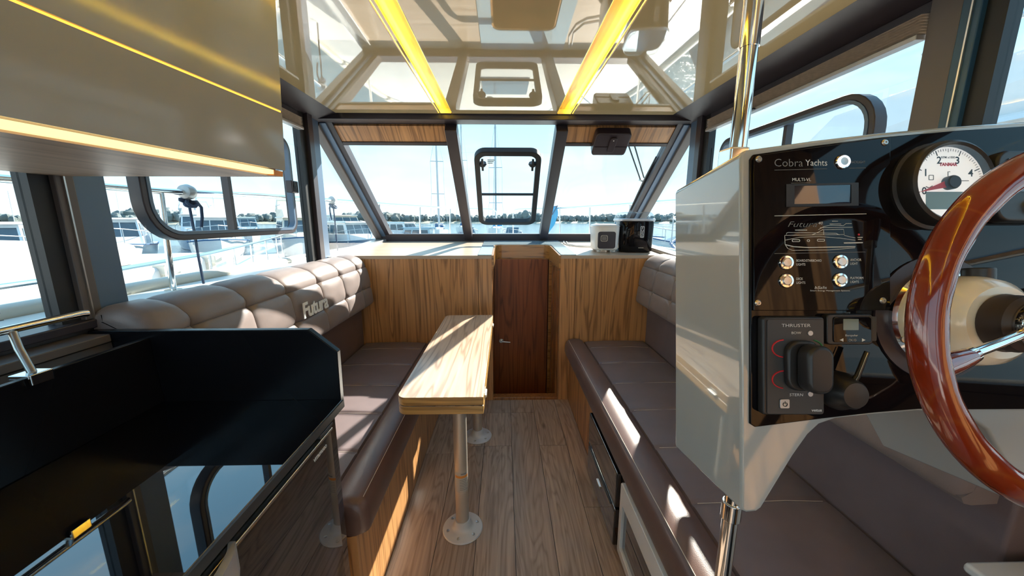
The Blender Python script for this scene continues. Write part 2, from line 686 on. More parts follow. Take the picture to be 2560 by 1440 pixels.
# arch lip: rounded U of bent wood inside the cut-out
def u_path(off, seg=8):
    x0, x1, y0, y1, r = -0.094 + off, 0.433 - off, YB - 0.001, 3.37 - off, 0.075 - off
    p = [(x0, y0), (x0, y1 - r)]
    for k in range(1, seg + 1):
        a = PI - 0.5 * PI * k / seg
        p.append((x0 + r + r * math.cos(a), y1 - r + r * math.sin(a)))
    for k in range(seg + 1):
        a = 0.5 * PI - 0.5 * PI * k / seg
        p.append((x1 - r + r * math.cos(a), y1 - r + r * math.sin(a)))
    p.append((x1, y0))
    return p


po, pi_ = u_path(0.0), u_path(0.014)
m = len(po)
vv, ff = [], []
for (ax, ay), (bx, by) in zip(po, pi_):
    top = 1.186 + 0.055 * (ay - YB) / 1.0
    vv += [V(ax, ay, 1.085), V(ax, ay, top), V(bx, by, top), V(bx, by, 1.085)]
for k in range(m - 1):
    for s_ in range(4):
        ff.append((k * 4 + s_, k * 4 + (s_ + 1) % 4, (k + 1) * 4 + (s_ + 1) % 4, (k + 1) * 4 + s_))
ff += [(0, 1, 2, 3), (4 * m - 4, 4 * m - 3, 4 * m - 2, 4 * m - 1)]
make('arch_lip', (vv, ff), 'arch_wood', wf, smooth=True)

door = structure('door_1', (0.17, 3.31, -0.36), 'dark mahogany companionway door with small brass lever')
make('door_leaf', box(-0.094, 0.407, 3.30, 3.325, -0.355, 1.095), 'door_wood', door, bevel=0.003)
h = make('handle', join(cyl((-0.03, 3.30, 0.312), (-0.03, 3.268, 0.312), 0.011, 14),
                        tube([(-0.03, 3.272, 0.312), (-0.01, 3.268, 0.312), (0.055, 3.268, 0.306)], [0.008, 0.0075, 0.006], 10)), 'steel_brushed', door, smooth=True)
make('rose', cyl((-0.03, 3.302, 0.312), (-0.03, 3.294, 0.312), 0.02, 20), 'steel_brushed', h, local=False)

# ---- shelf on top of the bulkhead, with the cut-out for the door
def shelf_z(y):
    return 1.186 + 0.055 * (y - YB)


shelf = structure('trim_1', (0, YB, 1.15), 'pale oak shelf below the windscreen')
def shelf_slab(x0, x1, y0, y1):
    return hexa([(x0, y0, shelf_z(y0) - 0.025), (x1, y0, shelf_z(y0) - 0.025), (x1, y1, shelf_z(y1) - 0.025), (x0, y1, shelf_z(y1) - 0.025)],
                [(x0, y0, shelf_z(y0)), (x1, y0, shelf_z(y0)), (x1, y1, shelf_z(y1)), (x0, y1, shelf_z(y1))])


make('board', shelf_slab(XL - 0.02, -0.095, YB - 0.004, 3.75), 'oak_shelf', shelf)
make('board', shelf_slab(0.434, XR + 0.02, YB - 0.004, 3.75), 'oak_shelf', shelf)
make('board', shelf_slab(-0.095, 0.434, 3.371, 3.75), 'oak_shelf', shelf)
pl = []
outer = [(-0.198, YB - 0.008), (-0.198, 3.66), (0.548, 3.66), (0.548, YB - 0.008)]
inner = u_path(-0.002)[::-1]
loop = outer + inner
vv = [V(x, y, shelf_z(y) + 0.001) for x, y in loop] + [V(x, y, shelf_z(y) + 0.007) for x, y in loop]
nn = len(loop)
# build as strips: left tab, right tab, back
def plate_slab(x0, x1, y0, y1):
    return hexa([(x0, y0, shelf_z(y0)), (x1, y0, shelf_z(y0)), (x1, y1, shelf_z(y1)), (x0, y1, shelf_z(y1))],
                [(x0, y0, shelf_z(y0) + 0.007), (x1, y0, shelf_z(y0) + 0.007), (x1, y1, shelf_z(y1) + 0.007), (x0, y1, shelf_z(y1) + 0.007)])


def plate_corner(cx, cy, sx):
    arc = []
    for k in range(9):
        a = 0.5 * PI * k / 8
        arc.append((cx - sx * 0 + sx * 0.075 * math.cos(a), cy + 0.075 * math.sin(a)))
    poly = arc + [(cx + sx * 0.075, cy + 0.075)]
    return prism([(x, y, shelf_z(y)) for x, y in poly], (0, 0, 0.007))


pg = join(plate_slab(-0.198, -0.095, YB - 0.008, 3.371), plate_slab(0.434, 0.548, YB - 0.008, 3.371), plate_slab(-0.198, 0.548, 3.371, 3.68))
make('hatch_plate', pg, 'plate_bluegrey', shelf)
make('hatch_plate', join(plate_corner(-0.019, 3.295, -1), plate_corner(0.358, 3.295, 1)), 'plate_bluegrey', shelf)

# ---- windscreen framing.  slanted coordinates: t down the slope, n outwards
def WS(x, t, n):
    return V(x, 2.62 + 1.08 * t + 0.59 * n, 2.09 - 0.79 * t + 0.807 * n)


def wbox(x0, x1, t0, t1, n0, n1):
    v = [WS(x, t, n) for n in (n0, n1) for t in (t0, t1) for x in (x0, x1)]
    return v, [(0, 2, 3, 1), (4, 5, 7, 6), (0, 1, 5, 4), (2, 6, 7, 3), (0, 4, 6, 2), (1, 3, 7, 5)]


frame = structure('trim_2', (XC, 2.6, 1.2), 'dark aluminium windscreen frame')
make('top_beam', box(XL - 0.05, XR + 0.05, 2.505, 2.63, 2.09, 2.165), 'alu_dark', frame, bevel=0.006)
make('sill_beam', hexa([(XL - 0.05, 3.685, 1.215), (XR + 0.05, 3.685, 1.215), (XR + 0.05, 3.80, 1.215), (XL - 0.05, 3.80, 1.215)],
                       [(XL - 0.05, 3.66, 1.312), (XR + 0.05, 3.66, 1.312), (XR + 0.05, 3.80, 1.312), (XL - 0.05, 3.80, 1.312)]), 'alu_dark', frame, bevel=0.004)
for x in (-0.358, 0.398):
    make('mullion', wbox(x - 0.040, x + 0.040, 0.0, 1.0, -0.060, 0.04), 'alu_dark', frame, bevel=0.004)
for s in (-1, 1):
    x = XL if s < 0 else XR
    lo, hi = sorted((x - s * 0.005, x + s * 0.06))
    make('corner_pillar', wbox(lo, hi, -0.02, 1.03, -0.05, 0.05), 'alu_brown', frame, bevel=0.004)
    lo, hi = sorted((x - s * 0.045, x - s * 0.005))
    make('pillar_strip', wbox(lo, hi, -0.02, 1.03, -0.03, 0.05), 'alu_blue', frame)
    lo, hi = sorted((x - s * 0.085, x - s * 0.045))
    make('pane_frame', wbox(lo, hi, -0.02, 1.03, -0.02, 0.05), 'alu_dark', frame)
# zebrano fascia over the outer windscreen panes
for a, b in ((XL + 0.07, -0.40), (0.44, XR - 0.07)):
    make('fascia_panel', wbox(a, b, 0.005, 0.105, -0.012, 0.035), 'zebrano_fascia', frame)
    make('fascia_rail', wbox(a - 0.01, b + 0.01, 0.105, 0.128, -0.018, 0.035), 'alu_dark', frame, bevel=0.003)

# panes of the windscreen
wid = [0]


def window(label, loc):
    wid[0] += 1
    return structure('window_%d' % wid[0], loc, label)


w = window('port windscreen pane', WS(-0.8, 0.5, 0))
make('pane', wbox(XL + 0.085, -0.398, 0.11, 0.99, 0.012, 0.018), 'window_glass', w)
w = window('starboard windscreen pane', WS(0.8, 0.5, 0))
make('pane', wbox(0.438, XR - 0.085, 0.11, 0.99, 0.012, 0.018), 'window_glass', w)
w = window('centre windscreen pane with opening black-framed hatch', WS(0.02, 0.5, 0))
# pane around the hatch opening
hx0, hx1, ht0, ht1 = -0.236, 0.272, 0.168, 0.852
for a, b, c_, d_ in ((-0.318, 0.358, 0.0, ht0 + 0.03), (-0.318, 0.358, ht1 - 0.03, 0.99), (-0.318, hx0 + 0.02, ht0 + 0.03, ht1 - 0.03), (0.30, 0.358, ht0 + 0.03, ht1 - 0.03)):
    make('pane', wbox(a, b, c_, d_, 0.012, 0.018), 'window_glass', w)


def hatch_loop(inset, n):
    out = []
    # hatch widens slightly towards the bottom, as the pane does
    base = rrect(-0.262 + inset, 0.262 - inset, -0.462 + inset, 0.462 - inset, 0.085 - inset * 0.8, 7)
    for a, b in base:
        t = 0.51 - b * 0.738
        xw = a * (1.0 + 0.10 * (t - 0.51))
        out.append(WS(0.031 + xw, t, n))
    return out


hv = WS(0, 0, 1) - WS(0, 0, 0)
fr_ = make('hatch_frame', ring(hatch_loop(0, -0.02), hatch_loop(0.042, -0.02), hv * 0.05), 'rubber_black', w, bevel=0.004)
make('hatch_pane', prism(hatch_loop(0.036, 0.010), hv * 0.006), 'window_glass', w)
make('cross_bar', wbox(-0.21, 0.275, 0.530, 0.542, -0.006, 0.008), 'rubber_black', w)
for x in (-0.163, 0.222):
    l = make('latch', join(xf(lathe([(0.0, 0), (0.028, 0.0), (0.032, 0.012), (0.022, 0.028), (0, 0.032)], (0, 0, 0), (0, 0, -1), 16), Matrix.Translation(WS(x, 0.262, 0.0)) @ Matrix.Rotation(0.63, 4, 'X')),
                            wbox(x - 0.008, x + 0.008, 0.225, 0.30, -0.035, -0.01)), 'rubber_black', w, smooth=True)
    make('latch_hinge', wbox(x - (0.05 if x < 0 else 0.0), x + (0.0 if x < 0 else 0.05), 0.255, 0.275, -0.015, 0.005), 'rubber_black', l)
for k in range(3):
    make('print_mark', wbox(-0.125, -0.07 - 0.008 * k, 0.245 + 0.012 * k, 0.250 + 0.012 * k, 0.007, 0.009), 'print_grey', w)

# roof visor outside, white
make('roof_visor', box(-0.9, 0.94, 2.64, 2.80, 2.135, 2.165), 'boat_white', frame, bevel=0.008)

# ---- side walls
def side_wall(side):
    s = -1 if side == 'left' else 1
    X = XL if s < 0 else XR
    w = structure('wall_' + side, (X, 1.0, 0), 'cabin side below and between the windows')

    def b(name, d0, d1, y0, y1, z0, z1, mat, bev=0.0, par=None):
        a, c = sorted((X - s * d0, X - s * d1))
        return make(name, box(a, c, y0, y1, z0, z1), mat, par or w, bevel=bev)
    b('lower_panel', -0.05, 0.0, AFT, 3.72, -0.05, 1.155, 'alu_brown')
    b('sill', -0.06, 0.035, AFT, 2.56, 1.14, 1.165, 'alu_dark', 0.004)
    # forward sill rises to the windscreen sill
    a, c = sorted((X + s * 0.06, X - s * 0.045))
    make('sill', hexa([(a, 2.5, 1.15), (c, 2.5, 1.15), (c, 3.7, 1.20), (a, 3.7, 1.20)], [(a, 2.5, 1.20), (c, 2.5, 1.20), (c, 3.7, 1.262), (a, 3.7, 1.262)]), 'blind_rail', w, bevel=0.004)
    # aft post: black window frame, brown profile with bright line, blue-grey cover
    b('frame_strip', -0.03, 0.01, 0.985, 1.030, 1.165, 2.09, 'rubber_black')
    b('post', -0.05, 0.025, 1.030, 1.075, 1.165, 2.09, 'alu_brown' if s < 0 else 'alu_navy', 0.003)
    b('bright_bead', 0.024, 0.030, 1.046, 1.050, 1.165, 2.09, 'steel_brushed')
    b('post_cover', -0.05, 0.020, 1.076, 1.160, 1.165, 2.09, 'alu_blue' if s < 0 else 'alu_brown', 0.003)
    # forward post
    b('frame_strip', -0.03, 0.012, 2.315, 2.375, 1.165, 2.09, 'rubber_black')
    b('post', -0.05, 0.035, 2.375, 2.432, 1.165, 2.10, 'alu_dark', 0.003)
    b('post_cover', -0.05, 0.015, 2.432, 2.545, 1.165, 2.10, 'alu_blue', 0.003)
    # header beam: slanted dark cover between ceiling and window heads
    poly = [(X - s * 0.19, 2.135), (X - s * 0.0, 2.082), (X + s * 0.06, 2.082), (X + s * 0.06, 2.17), (X - s * 0.19, 2.17)]
    make('header_beam', prism([(x, AFT, z) for x, z in poly], (0, 2.56 - AFT, 0)), 'alu_dark', w)
    b('header_lip', -0.02, 0.012, 1.16, 2.33, 2.052, 2.084, 'alu_dark', 0.003)
    # glazing
    wn_ = window('%s side window with sliding rounded-frame pane' % ('port' if s < 0 else 'starboard'), (X, 1.7, 1.2))

    def loop(inset):
        pts = rrect(1.255 + inset, 2.155 - inset, 1.375 + inset, 1.895 - inset,
                    (0.135 - inset, 0.075 - inset, 0.075 - inset, 0.135 - inset), 7)
        return [(X + s * 0.012, y, z) for y, z in pts]
    make('slider_frame', ring(loop(0.0), loop(0.022), (-s * 0.045, 0, 0)), 'alu_dark', wn_, bevel=0.004)
    make('slider_bead', ring([(X - s * 0.035, y, z) for _, y, z in loop(0.021)], [(X - s * 0.035, y, z) for _, y, z in loop(0.033)], (s * 0.03, 0, 0)), 'alu_blue', wn_, smooth=True)
    make('slider_bar', box(*sorted((X - s * 0.02, X + s * 0.01)), 1.665, 1.685, 1.40, 1.87), 'alu_dark', wn_)
    make('slider_pane', box(*sorted((X + s * 0.003, X - s * 0.003)), 1.28, 2.13, 1.40, 1.87), 'window_glass', wn_)
    lt = make('latch', box(*sorted((X - s * 0.06, X - s * 0.025)), 2.085, 2.15, 1.60, 1.665), 'plastic_purple', wn_, bevel=0.004)
    make('latch_rib', join(*[box(*sorted((X - s * 0.063, X - s * 0.058)), 2.10 + 0.012 * k, 2.105 + 0.012 * k, 1.605, 1.66) for k in range(4)]), 'plastic_black', lt)
    for y0, y1, z0, z1 in ((1.16, 2.315, 1.165, 1.385), (1.16, 2.315, 1.885, 2.07), (1.16, 1.27, 1.385, 1.885), (2.14, 2.315, 1.385, 1.885)):
        make('pane', box(*sorted((X + s * 0.010, X + s * 0.016)), y0, y1, z0, z1), 'window_glass', wn_)
    wa = window('%s aft side window' % ('port' if s < 0 else 'starboard'), (X, 0, 1.2))
    make('pane', box(*sorted((X + s * 0.010, X + s * 0.016)), AFT, 0.985, 1.165, 2.08), 'window_glass', wa)
    if s < 0:
        for t_, sz, zz in (('TMP', 0.020, 1.214), ('futura', 0.011, 1.236)):
            make('pane_print', place_text(text_geo(t_, sz, 0.0002), (X + 0.002, 0.878, zz), (0, -1, 0), (0, 0, 1)), 'print_grey', wa)
        make('pane_print', box(X + 0.001, X + 0.003, 0.838, 0.880, 1.208, 1.210), 'print_grey', wa)
    make('slider_frame', ring([(X + s * 0.012, y, z) for y, z in rrect(-0.15, 0.885, 1.375, 1.895, 0.13, 7)],
                              [(X + s * 0.012, y, z) for y, z in rrect(-0.128, 0.863, 1.397, 1.873, 0.108, 7)], (-s * 0.045, 0, 0)), 'alu_dark', wa, bevel=0.004)
    wt = window('%s triangular quarter window' % ('port' if s < 0 else 'starboard'), (X, 2.9, 1.2))
    tri = [(X + s * 0.01, 2.545, 1.19), (X + s * 0.01, 3.68, 1.25), (X + s * 0.01, 3.66, 1.31), (X + s * 0.01, 2.64, 2.06), (X + s * 0.01, 2.545, 2.09)]
    make('pane', prism(tri, (s * 0.006, 0, 0)), 'window_glass', wt)
    # blind stowed at the window head
    bl = thing('roller_blind', (X - s * 0.03, 1.76, 1.99), 'beige pleated blind folded up at the %s window head' % ('starboard, helm-side' if s > 0 else 'port, galley-side'), 'blind', 'folded window blinds')
    n_ = 7
    for k in range(n_):
        z0 = 2.050 - 0.056 * k / n_
        make('pleat', prism([(X - s * 0.008, 1.165, z0), (X - s * 0.038, 1.165, z0 - 0.004), (X - s * 0.008, 1.165, z0 - 0.008)], (0, 1.145, 0)), 'blind_fabric', bl)
    make('bottom_rail', box(*sorted((X - s * 0.006, X - s * 0.042)), 1.165, 2.31, 1.978, 1.993), 'blind_rail', bl, bevel=0.003)
    make('pull_tab', box(*sorted((X - s * 0.042, X - s * 0.055)), 1.86, 1.93, 1.98, 1.988), 'plastic_black', bl, bevel=0.002)
    return w


side_wall('left')
side_wall('right')

# ---- ceiling
ceil = structure('ceiling', (XC, 1.0, 2.12), 'glossy cream ceiling panels with wooden light coves')
for a, b in ((XL + 0.155, -0.412), (-0.334, 0.347), (0.441, XR - 0.165)):
    make('panel', box(a, b, AFT, 2.488, 2.12, 2.168), 'gelcoat_cream', ceil, bevel=0.008, seg=3)
for a, b, led in ((-0.411, -0.335, -1), (0.348, 0.440, 1)):
    make('cove_strip', box(a, b, AFT, 2.488, 2.150, 2.166), 'zebrano_strip', ceil)
    x0, d0 = (a, 1) if led < 0 else (b, -1)
    make('cove_lip', box(*sorted((x0, x0 + d0 * 0.011)), AFT, 2.480, 2.1195, 2.1222), 'gelcoat_cream', ceil)
    make('cove_light', box(*sorted((x0, x0 + d0 * 0.009)), AFT, 2.480, 2.1224, 2.1255), 'led_yellow', ceil)
    make('cove_end', box(a, b, 2.480, 2.488, 2.122, 2.150), 'gelcoat_cream', ceil)
make('roof_skin', box(XL - 0.12, XR + 0.12, AFT - 0.1, 2.64, 2.172, 2.20), 'boat_white', ceil)

# =================================================================== SETTEES
def settee(s, name, label, y0, y1, xf_base, xb, labels):
    """s=-1 port, +1 starboard; xf_base = x of base front (aisle side); xb = x of the lower back"""
    root = thing(name, ((xf_base + xb) / 2, (y0 + y1) / 2, 0), label, 'settee')
    a, b = sorted((xf_base, xb + s * 0.10))
    make('base', box(a, b, y0, y1, 0.0, 0.405), 'zebrano_upright', root)
    # seat seams across
    seams = [2.58 - 0.305 * k for k in range(9)]
    seams = [q for q in seams if y0 + 0.06 < q < y1 - 0.05]

    def dip(y, depth=0.006, wd=0.010):
        return sum(depth * math.exp(-((y - q) / wd) ** 2) for q in seams)

    def ends(y, r):
        # rounding at both ends
        e_ = 0.0
        for yy, d in ((y0, y - y0), (y1, y1 - y)):
            if d < r:
                e_ = r - math.sqrt(max(0, r * r - (r - d) ** 2))
        return e_
    ys = sorted(set([round(q, 4) for q in lin(y0, y1, 40)] + [round(q + o_, 4) for q in seams for o_ in (-0.02, -0.012, -0.006, 0, 0.006, 0.012, 0.02)]
                    + [round(y0 + o_, 4) for o_ in (0.002, 0.006, 0.012, 0.02, 0.03)] + [round(y1 - o_, 4) for o_ in (0.002, 0.006, 0.012, 0.02, 0.03)]))
    ys = [q for q in ys if y0 <= q <= y1]
    xi = xf_base + s * 0.105     # inner edge of bolster

    def seat_prof(y):
        e_ = ends(y, 0.02)
        z = 0.505 - dip(y) - e_
        return [(xi, 0.405), (xi, z - 0.02), (xi + s * 0.012, z - 0.004), (xi + s * 0.035, z), (xi + s * 0.18, z + 0.006), (xb - s * 0.16, z + 0.006), (xb - s * 0.02, z), (xb - s * 0.002, z - 0.015), (xb - s * 0.002, 0.405)]
    sc = make('seat_cushion', sweep(seat_prof, ys), 'leather_seat', root, smooth=True)
    st = [tube([(xi + s * 0.03, q, 0.5012), (xb - s * 0.16, q, 0.5068), (xb - s * 0.03, q, 0.5012)], 0.0011, 5) for q in seams]
    make('stitching', join(*st), 'thread', sc)['kind'] = 'stuff'
    # front bolster
    xo = xf_base - s * 0.045

    def bol_prof(y):
        e_ = ends(y, 0.03)
        pts = [(xi - s * 0.002, 0.405), (xo + s * 0.035 + s * e_, 0.402), (xo + s * 0.006 + s * e_, 0.415), (xo + s * e_, 0.435), (xo + s * 0.002 + s * e_, 0.475), (xo + s * 0.012 + s * e_, 0.505 - e_),
               (xo + s * 0.03 + s * e_, 0.523 - e_), (xo + s * 0.065, 0.532 - e_), (xo + s * 0.11, 0.530 - e_), (xi - s * 0.012, 0.518 - e_), (xi - s * 0.003, 0.50 - e_)]
        return pts
    bo = make('front_bolster', sweep(bol_prof, ys), 'leather_brown', root, smooth=True)
    make('stitching', tube([(xo + s * 0.0285, q, 0.5232) for q in lin(y0 + 0.04, y1 - 0.04, 12)], 0.0013, 5), 'thread', bo)
    # lower back panel
    a, b = sorted((xb, xb + s * 0.10))
    make('lower_back', box(a, b, y0, y1, 0.405, 0.86), 'leather_brown' if s < 0 else 'leather_seat', root, bevel=0.01)
    return root


def backrest(root, s, xb, y0, y1, cols_y, zs=(0.822, 0.955, 1.108)):
    """tufted pad: three rows; profile runs from the lower front edge up and over the top"""
    # front profile as a polyline (d = distance from lower back towards the aisle, z)
    P_ = [(0.0, 0.815), (0.06, 0.812), (0.098, 0.822), (0.104, 0.85), (0.100, 0.90), (0.094, 0.955), (0.088, 1.01), (0.080, 1.06), (0.068, 1.108), (0.048, 1.145), (0.015, 1.175), (-0.03, 1.192), (-0.085, 1.198), (-0.115, 1.19)]
    # arc-length resample
    L = [0]
    for (a, b), (c_, d_) in zip(P_[:-1], P_[1:]):
        L.append(L[-1] + math.hypot(c_ - a, d_ - b))

    def at(q):
        q = max(0, min(L[-1], q))
        for i in range(len(L) - 1):
            if q <= L[i + 1] + 1e-9:
                f = (q - L[i]) / (L[i + 1] - L[i])
                return (P_[i][0] + f * (P_[i + 1][0] - P_[i][0]), P_[i][1] + f * (P_[i + 1][1] - P_[i][1]))
    seam_q = [L[2], L[5], L[8], L[13]]
    qs = lin(0, seam_q[0], 5)[:-1]
    for a, b in zip(seam_q[:-1], seam_q[1:]):
        qs += [a + (b - a) * (0.5 - 0.5 * math.cos(PI * k / 22)) for k in range(22)]
    qs.append(L[-1])
    edges = sorted(set([y0] + [q for q in cols_y if y0 < q < y1] + [y1]))
    ys = []
    for a, b in zip(edges[:-1], edges[1:]):
        n_ = max(4, int(20 * (b - a) / 0.27))
        ys += [a + (b - a) * (0.5 - 0.5 * math.cos(PI * k / n_)) for k in range(n_)]
    ys.append(y1)

    def tile(q, arr):
        for a, b in zip(arr[:-1], arr[1:]):
            if a <= q <= b:
                return (q - a) / (b - a)
        return 0.0

    def surf(q, y, lift=0.0):
        v_ = tile(y, edges)
        sv = abs(math.sin(PI * v_)) ** 0.34
        endr = 0.0
        for d in (y - y0, y1 - y):
            if d < 0.035:
                endr = 0.035 - math.sqrt(max(0, 0.035 ** 2 - (0.035 - d) ** 2))
        d, z = at(q)
        d2, z2 = at(min(q + 0.003, L[-1]))
        d1, z1 = at(max(q - 0.003, 0))
        t = V(d2 - d1, z2 - z1, 0).normalized()
        nx, nz = t.y, -t.x
        if q < seam_q[0]:
            k = 0.0
        else:
            su = abs(math.sin(PI * tile(q, seam_q))) ** 0.34
            k = -0.014 + 0.021 * min(su, sv)
            # deep button where seams cross
            for sq in seam_q[1:3]:
                dq = (q - sq) / 0.017
                for e_ in edges[1:-1]:
                    dy = (y - e_) / 0.020
                    k -= 0.020 * math.exp(-(dq * dq + dy * dy))
        k -= endr * (0.8 if q > seam_q[0] else 0)
        k += lift
        return xb - s * (d + nx * k), z + nz * k

    def prof(y):
        pts = [surf(q, y) for q in qs]
        pts += [(xb + s * 0.115, 1.10), (xb + s * 0.1, 0.87), (xb, 0.86)]
        return pts
    o = make('backrest', sweep(prof, ys), 'leather_taupe', root, smooth=True)
    st = []
    for sq in seam_q[1:3]:
        pth = []
        for y in lin(y0 + 0.03, y1 - 0.03, 90):
            x, z = surf(sq, y, 0.0012)
            pth.append((x, y, z))
        st.append(tube(pth, 0.0015, 4))
    for e_ in edges[1:-1]:
        pth = []
        for q in lin(seam_q[0] + 0.01, L[-1] - 0.02, 40):
            x, z = surf(q, e_, 0.0012)
            pth.append((x, e_, z))
        st.append(tube(pth, 0.0015, 4))
    make('stitching', join(*st), 'thread', o)['kind'] = 'stuff'
    return o


port = settee(-1, 'port_settee', 'taupe tufted settee with white lettering on its backrest, beside the table', 1.045, 2.726, -0.50, -1.10, None)
pb = backrest(port, -1, -1.10, 1.045, 2.722, [2.555, 2.285, 2.015, 1.725, 1.455, 1.19])
make('lettering', place_text(text_geo('Futura', 0.105, 0.002, shear=0.18, bold=0.0022, space=0.92), (-0.988, 1.735, 0.972), (0, 1, 0), (-0.10, 0, 1)), 'print_white', pb)
star = settee(1, 'starboard_settee', 'dark brown tufted settee running under the helm console', 0.66, 2.726, 0.52, 1.12, None)
backrest(star, 1, 1.12, 0.69, 2.722, [2.455, 2.17, 1.885, 1.60, 1.315, 1.03])

# =================================================================== FOLDING TABLE
def two_tone(o, top_mat, thr=0.9):
    o.data.materials.append(MATS[top_mat])
    for p in o.data.polygons:
        if p.normal.z > thr:
            p.material_index = 1


table = thing('folding_table', (-0.26, 1.9, 0), 'folded zebrano saloon table on two round metal legs', 'table')
leaf_poly = rrect(-0.427, -0.084, 1.315, 2.565, (0.04, 0.004, 0.004, 0.04), 6)
for z0, z1 in ((0.692, 0.727), (0.730, 0.765)):
    o = make('leaf', prism([(x, y, z0) for x, y in leaf_poly], (0, 0, z1 - z0)), 'zebrano_edge', table, bevel=0.003)
    two_tone(o, 'zebrano_table')
for y in (1.42, 2.42):
    hg = make('hinge', join(cyl((-0.080, y - 0.028, 0.7285), (-0.080, y + 0.028, 0.7285), 0.006, 10), box(-0.088, -0.082, y - 0.028, y + 0.028, 0.712, 0.745)), 'steel_brushed', table, smooth=True)
make('tie_bar', box(-0.24, -0.14, 1.40, 2.45, 0.672, 0.692), 'pole_anodised', table)
for ly, lx in ((1.486, -0.203), (2.233, -0.185)):
    leg = make('leg', cyl((lx, ly, 0.012), (lx, ly, 0.675), 0.0305, 32), 'pole_anodised', table, smooth=True)
    fl = make('flange', lathe([(0.0, 0.0), (0.094, 0.0), (0.0955, 0.004), (0.092, 0.008), (0.055, 0.013), (0.044, 0.02), (0.0385, 0.03), (0.0375, 0.052), (0.0365, 0.055), (0.031, 0.055)], (lx, ly, 0.0), (0, 0, 1), 40), 'flange_grey', table, smooth=True)
    sc_ = []
    for k in range(6):
        a = 2 * PI * k / 6 + 0.35
        sc_.append(lathe([(0, 0.0), (0.0075, 0.0), (0.0075, 0.0025), (0.004, 0.0022), (0, 0.0005)], (lx + 0.071 * math.cos(a), ly + 0.071 * math.sin(a), 0.0098), (0, 0, 1), 12))
    for g_ in sc_:
        make('screw', g_, 'steel_brushed', fl, smooth=True)
    if ly < 2:
        def arc_strip(a0, a1, z0, z1, r):
            n_ = 14
            return grid(lambda u, v: (lx + r * math.sin(a0 + (a1 - a0) * u), ly - r * math.cos(a0 + (a1 - a0) * u), z0 + (z1 - z0) * v), n_, 1)
        make('sticker', arc_strip(-0.9, 1.25, 0.218, 0.322, 0.0309), 'label_clear', leg, smooth=True, fix=False)
        make('sticker_band', arc_strip(-0.9, 1.25, 0.292, 0.304, 0.0312), 'print_orange', leg, smooth=True, fix=False)
        rows = [arc_strip(-0.15, 1.15 - 0.12 * (k % 3), 0.282 - 0.0085 * k, 0.2845 - 0.0085 * k, 0.0312) for k in range(7)] + [arc_strip(0.05, 0.9, 0.309, 0.316, 0.0312)]
        make('sticker_print', join(*rows), 'print_grey', leg, smooth=True, fix=False)['kind'] = 'stuff'

# =================================================================== GALLEY
YG = 1.02
cabinet = thing('galley_cabinet', (-0.75, 0.2, 0), 'black gloss galley unit under the black worktop', 'cabinet')
make('carcass', box(-1.22, -0.515, AFT + 0.05, YG - 0.01, 0.0, 0.885), 'gloss_black', cabinet)
make('plinth', box(-0.515, -0.505, AFT + 0.05, YG - 0.01, 0.0, 0.06), 'plastic_black', cabinet)
work = thing('galley_worktop', (-0.75, 0.2, 0.89), 'mirror-black worktop with upstand and chamfered end panel', 'worktop')
make('top', box(-1.03, -0.492, AFT + 0.05, YG, 0.893, 0.916), 'gloss_black', work, bevel=0.002)
make('edge_trim', box(-0.4925, -0.487, AFT + 0.05, YG, 0.893, 0.9145), 'plastic_dark', work)
ep = [(-1.20, YG, 0.893), (-0.497, YG, 0.893), (-0.494, YG, 1.068), (-0.572, YG, 1.136), (-1.20, YG, 1.136)]
make('end_panel', prism(ep, (0, 0.022, 0)), 'upstand_black', work, bevel=0.0025)
make('upstand', hexa([(-1.03, AFT + 0.05, 0.916), (-1.018, AFT + 0.05, 0.916), (-1.018, YG, 0.916), (-1.03, YG, 0.916)],
                     [(-1.045, AFT + 0.05, 1.115), (-1.028, AFT + 0.05, 1.115), (-1.028, YG, 1.115), (-1.045, YG, 1.115)]), 'upstand_black', work, bevel=0.002)
make('ledge', box(-1.215, -1.03, AFT + 0.05, YG, 1.085, 1.105), 'gloss_black', work, bevel=0.002)
make('ledge_trim', box(-1.215, -1.135, AFT + 0.05, YG + 0.0, 1.105, 1.128), 'alu_brown', work, bevel=0.003)

fridge = thing('fridge', (-0.5, 0.65, 0.06), 'black glass-fronted fridge with silver grip under the worktop', 'fridge')
make('door', box(-0.514, -0.490, 0.36, 0.935, 0.07, 0.868), 'gloss_black', fridge, bevel=0.003)
make('door_edge', box(-0.514, -0.486, 0.36, 0.938, 0.868, 0.876), 'steel_brushed', fridge, bevel=0.002)
make('hinge_cap', box(-0.512, -0.488, 0.875, 0.945, 0.877, 0.888), 'plastic_dark', fridge, bevel=0.002)
make('vent', box(-0.510, -0.500, 0.36, 0.93, 0.878, 0.886), 'plastic_black', fridge)
hp = []
for k in range(13):
    u = k / 12
    hp.append((-0.487 + 0.030 * math.sin(PI * u) ** 0.6, 0.33 + 0.235 * u, 0.868 - 0.0 * u))
make('grip', join(*[hexa([(hp[k][0] - 0.014, hp[k][1], 0.822), (hp[k][0], hp[k][1], 0.822), (hp[k + 1][0], hp[k + 1][1], 0.822), (hp[k + 1][0] - 0.014, hp[k + 1][1], 0.822)],
                         [(hp[k][0] - 0.014, hp[k][1], 0.880), (hp[k][0], hp[k][1], 0.880), (hp[k + 1][0], hp[k + 1][1], 0.880), (hp[k + 1][0] - 0.014, hp[k + 1][1], 0.880)]) for k in range(12)]), 'handle_silver', fridge, smooth=True)
make('badge', place_text(text_geo('VITRIFRIGO', 0.013, 0.0003, bold=0.0004), (-0.4893, 0.835, 0.838), (0, 1, 0), (0, 0, 1)), 'print_white', fridge)

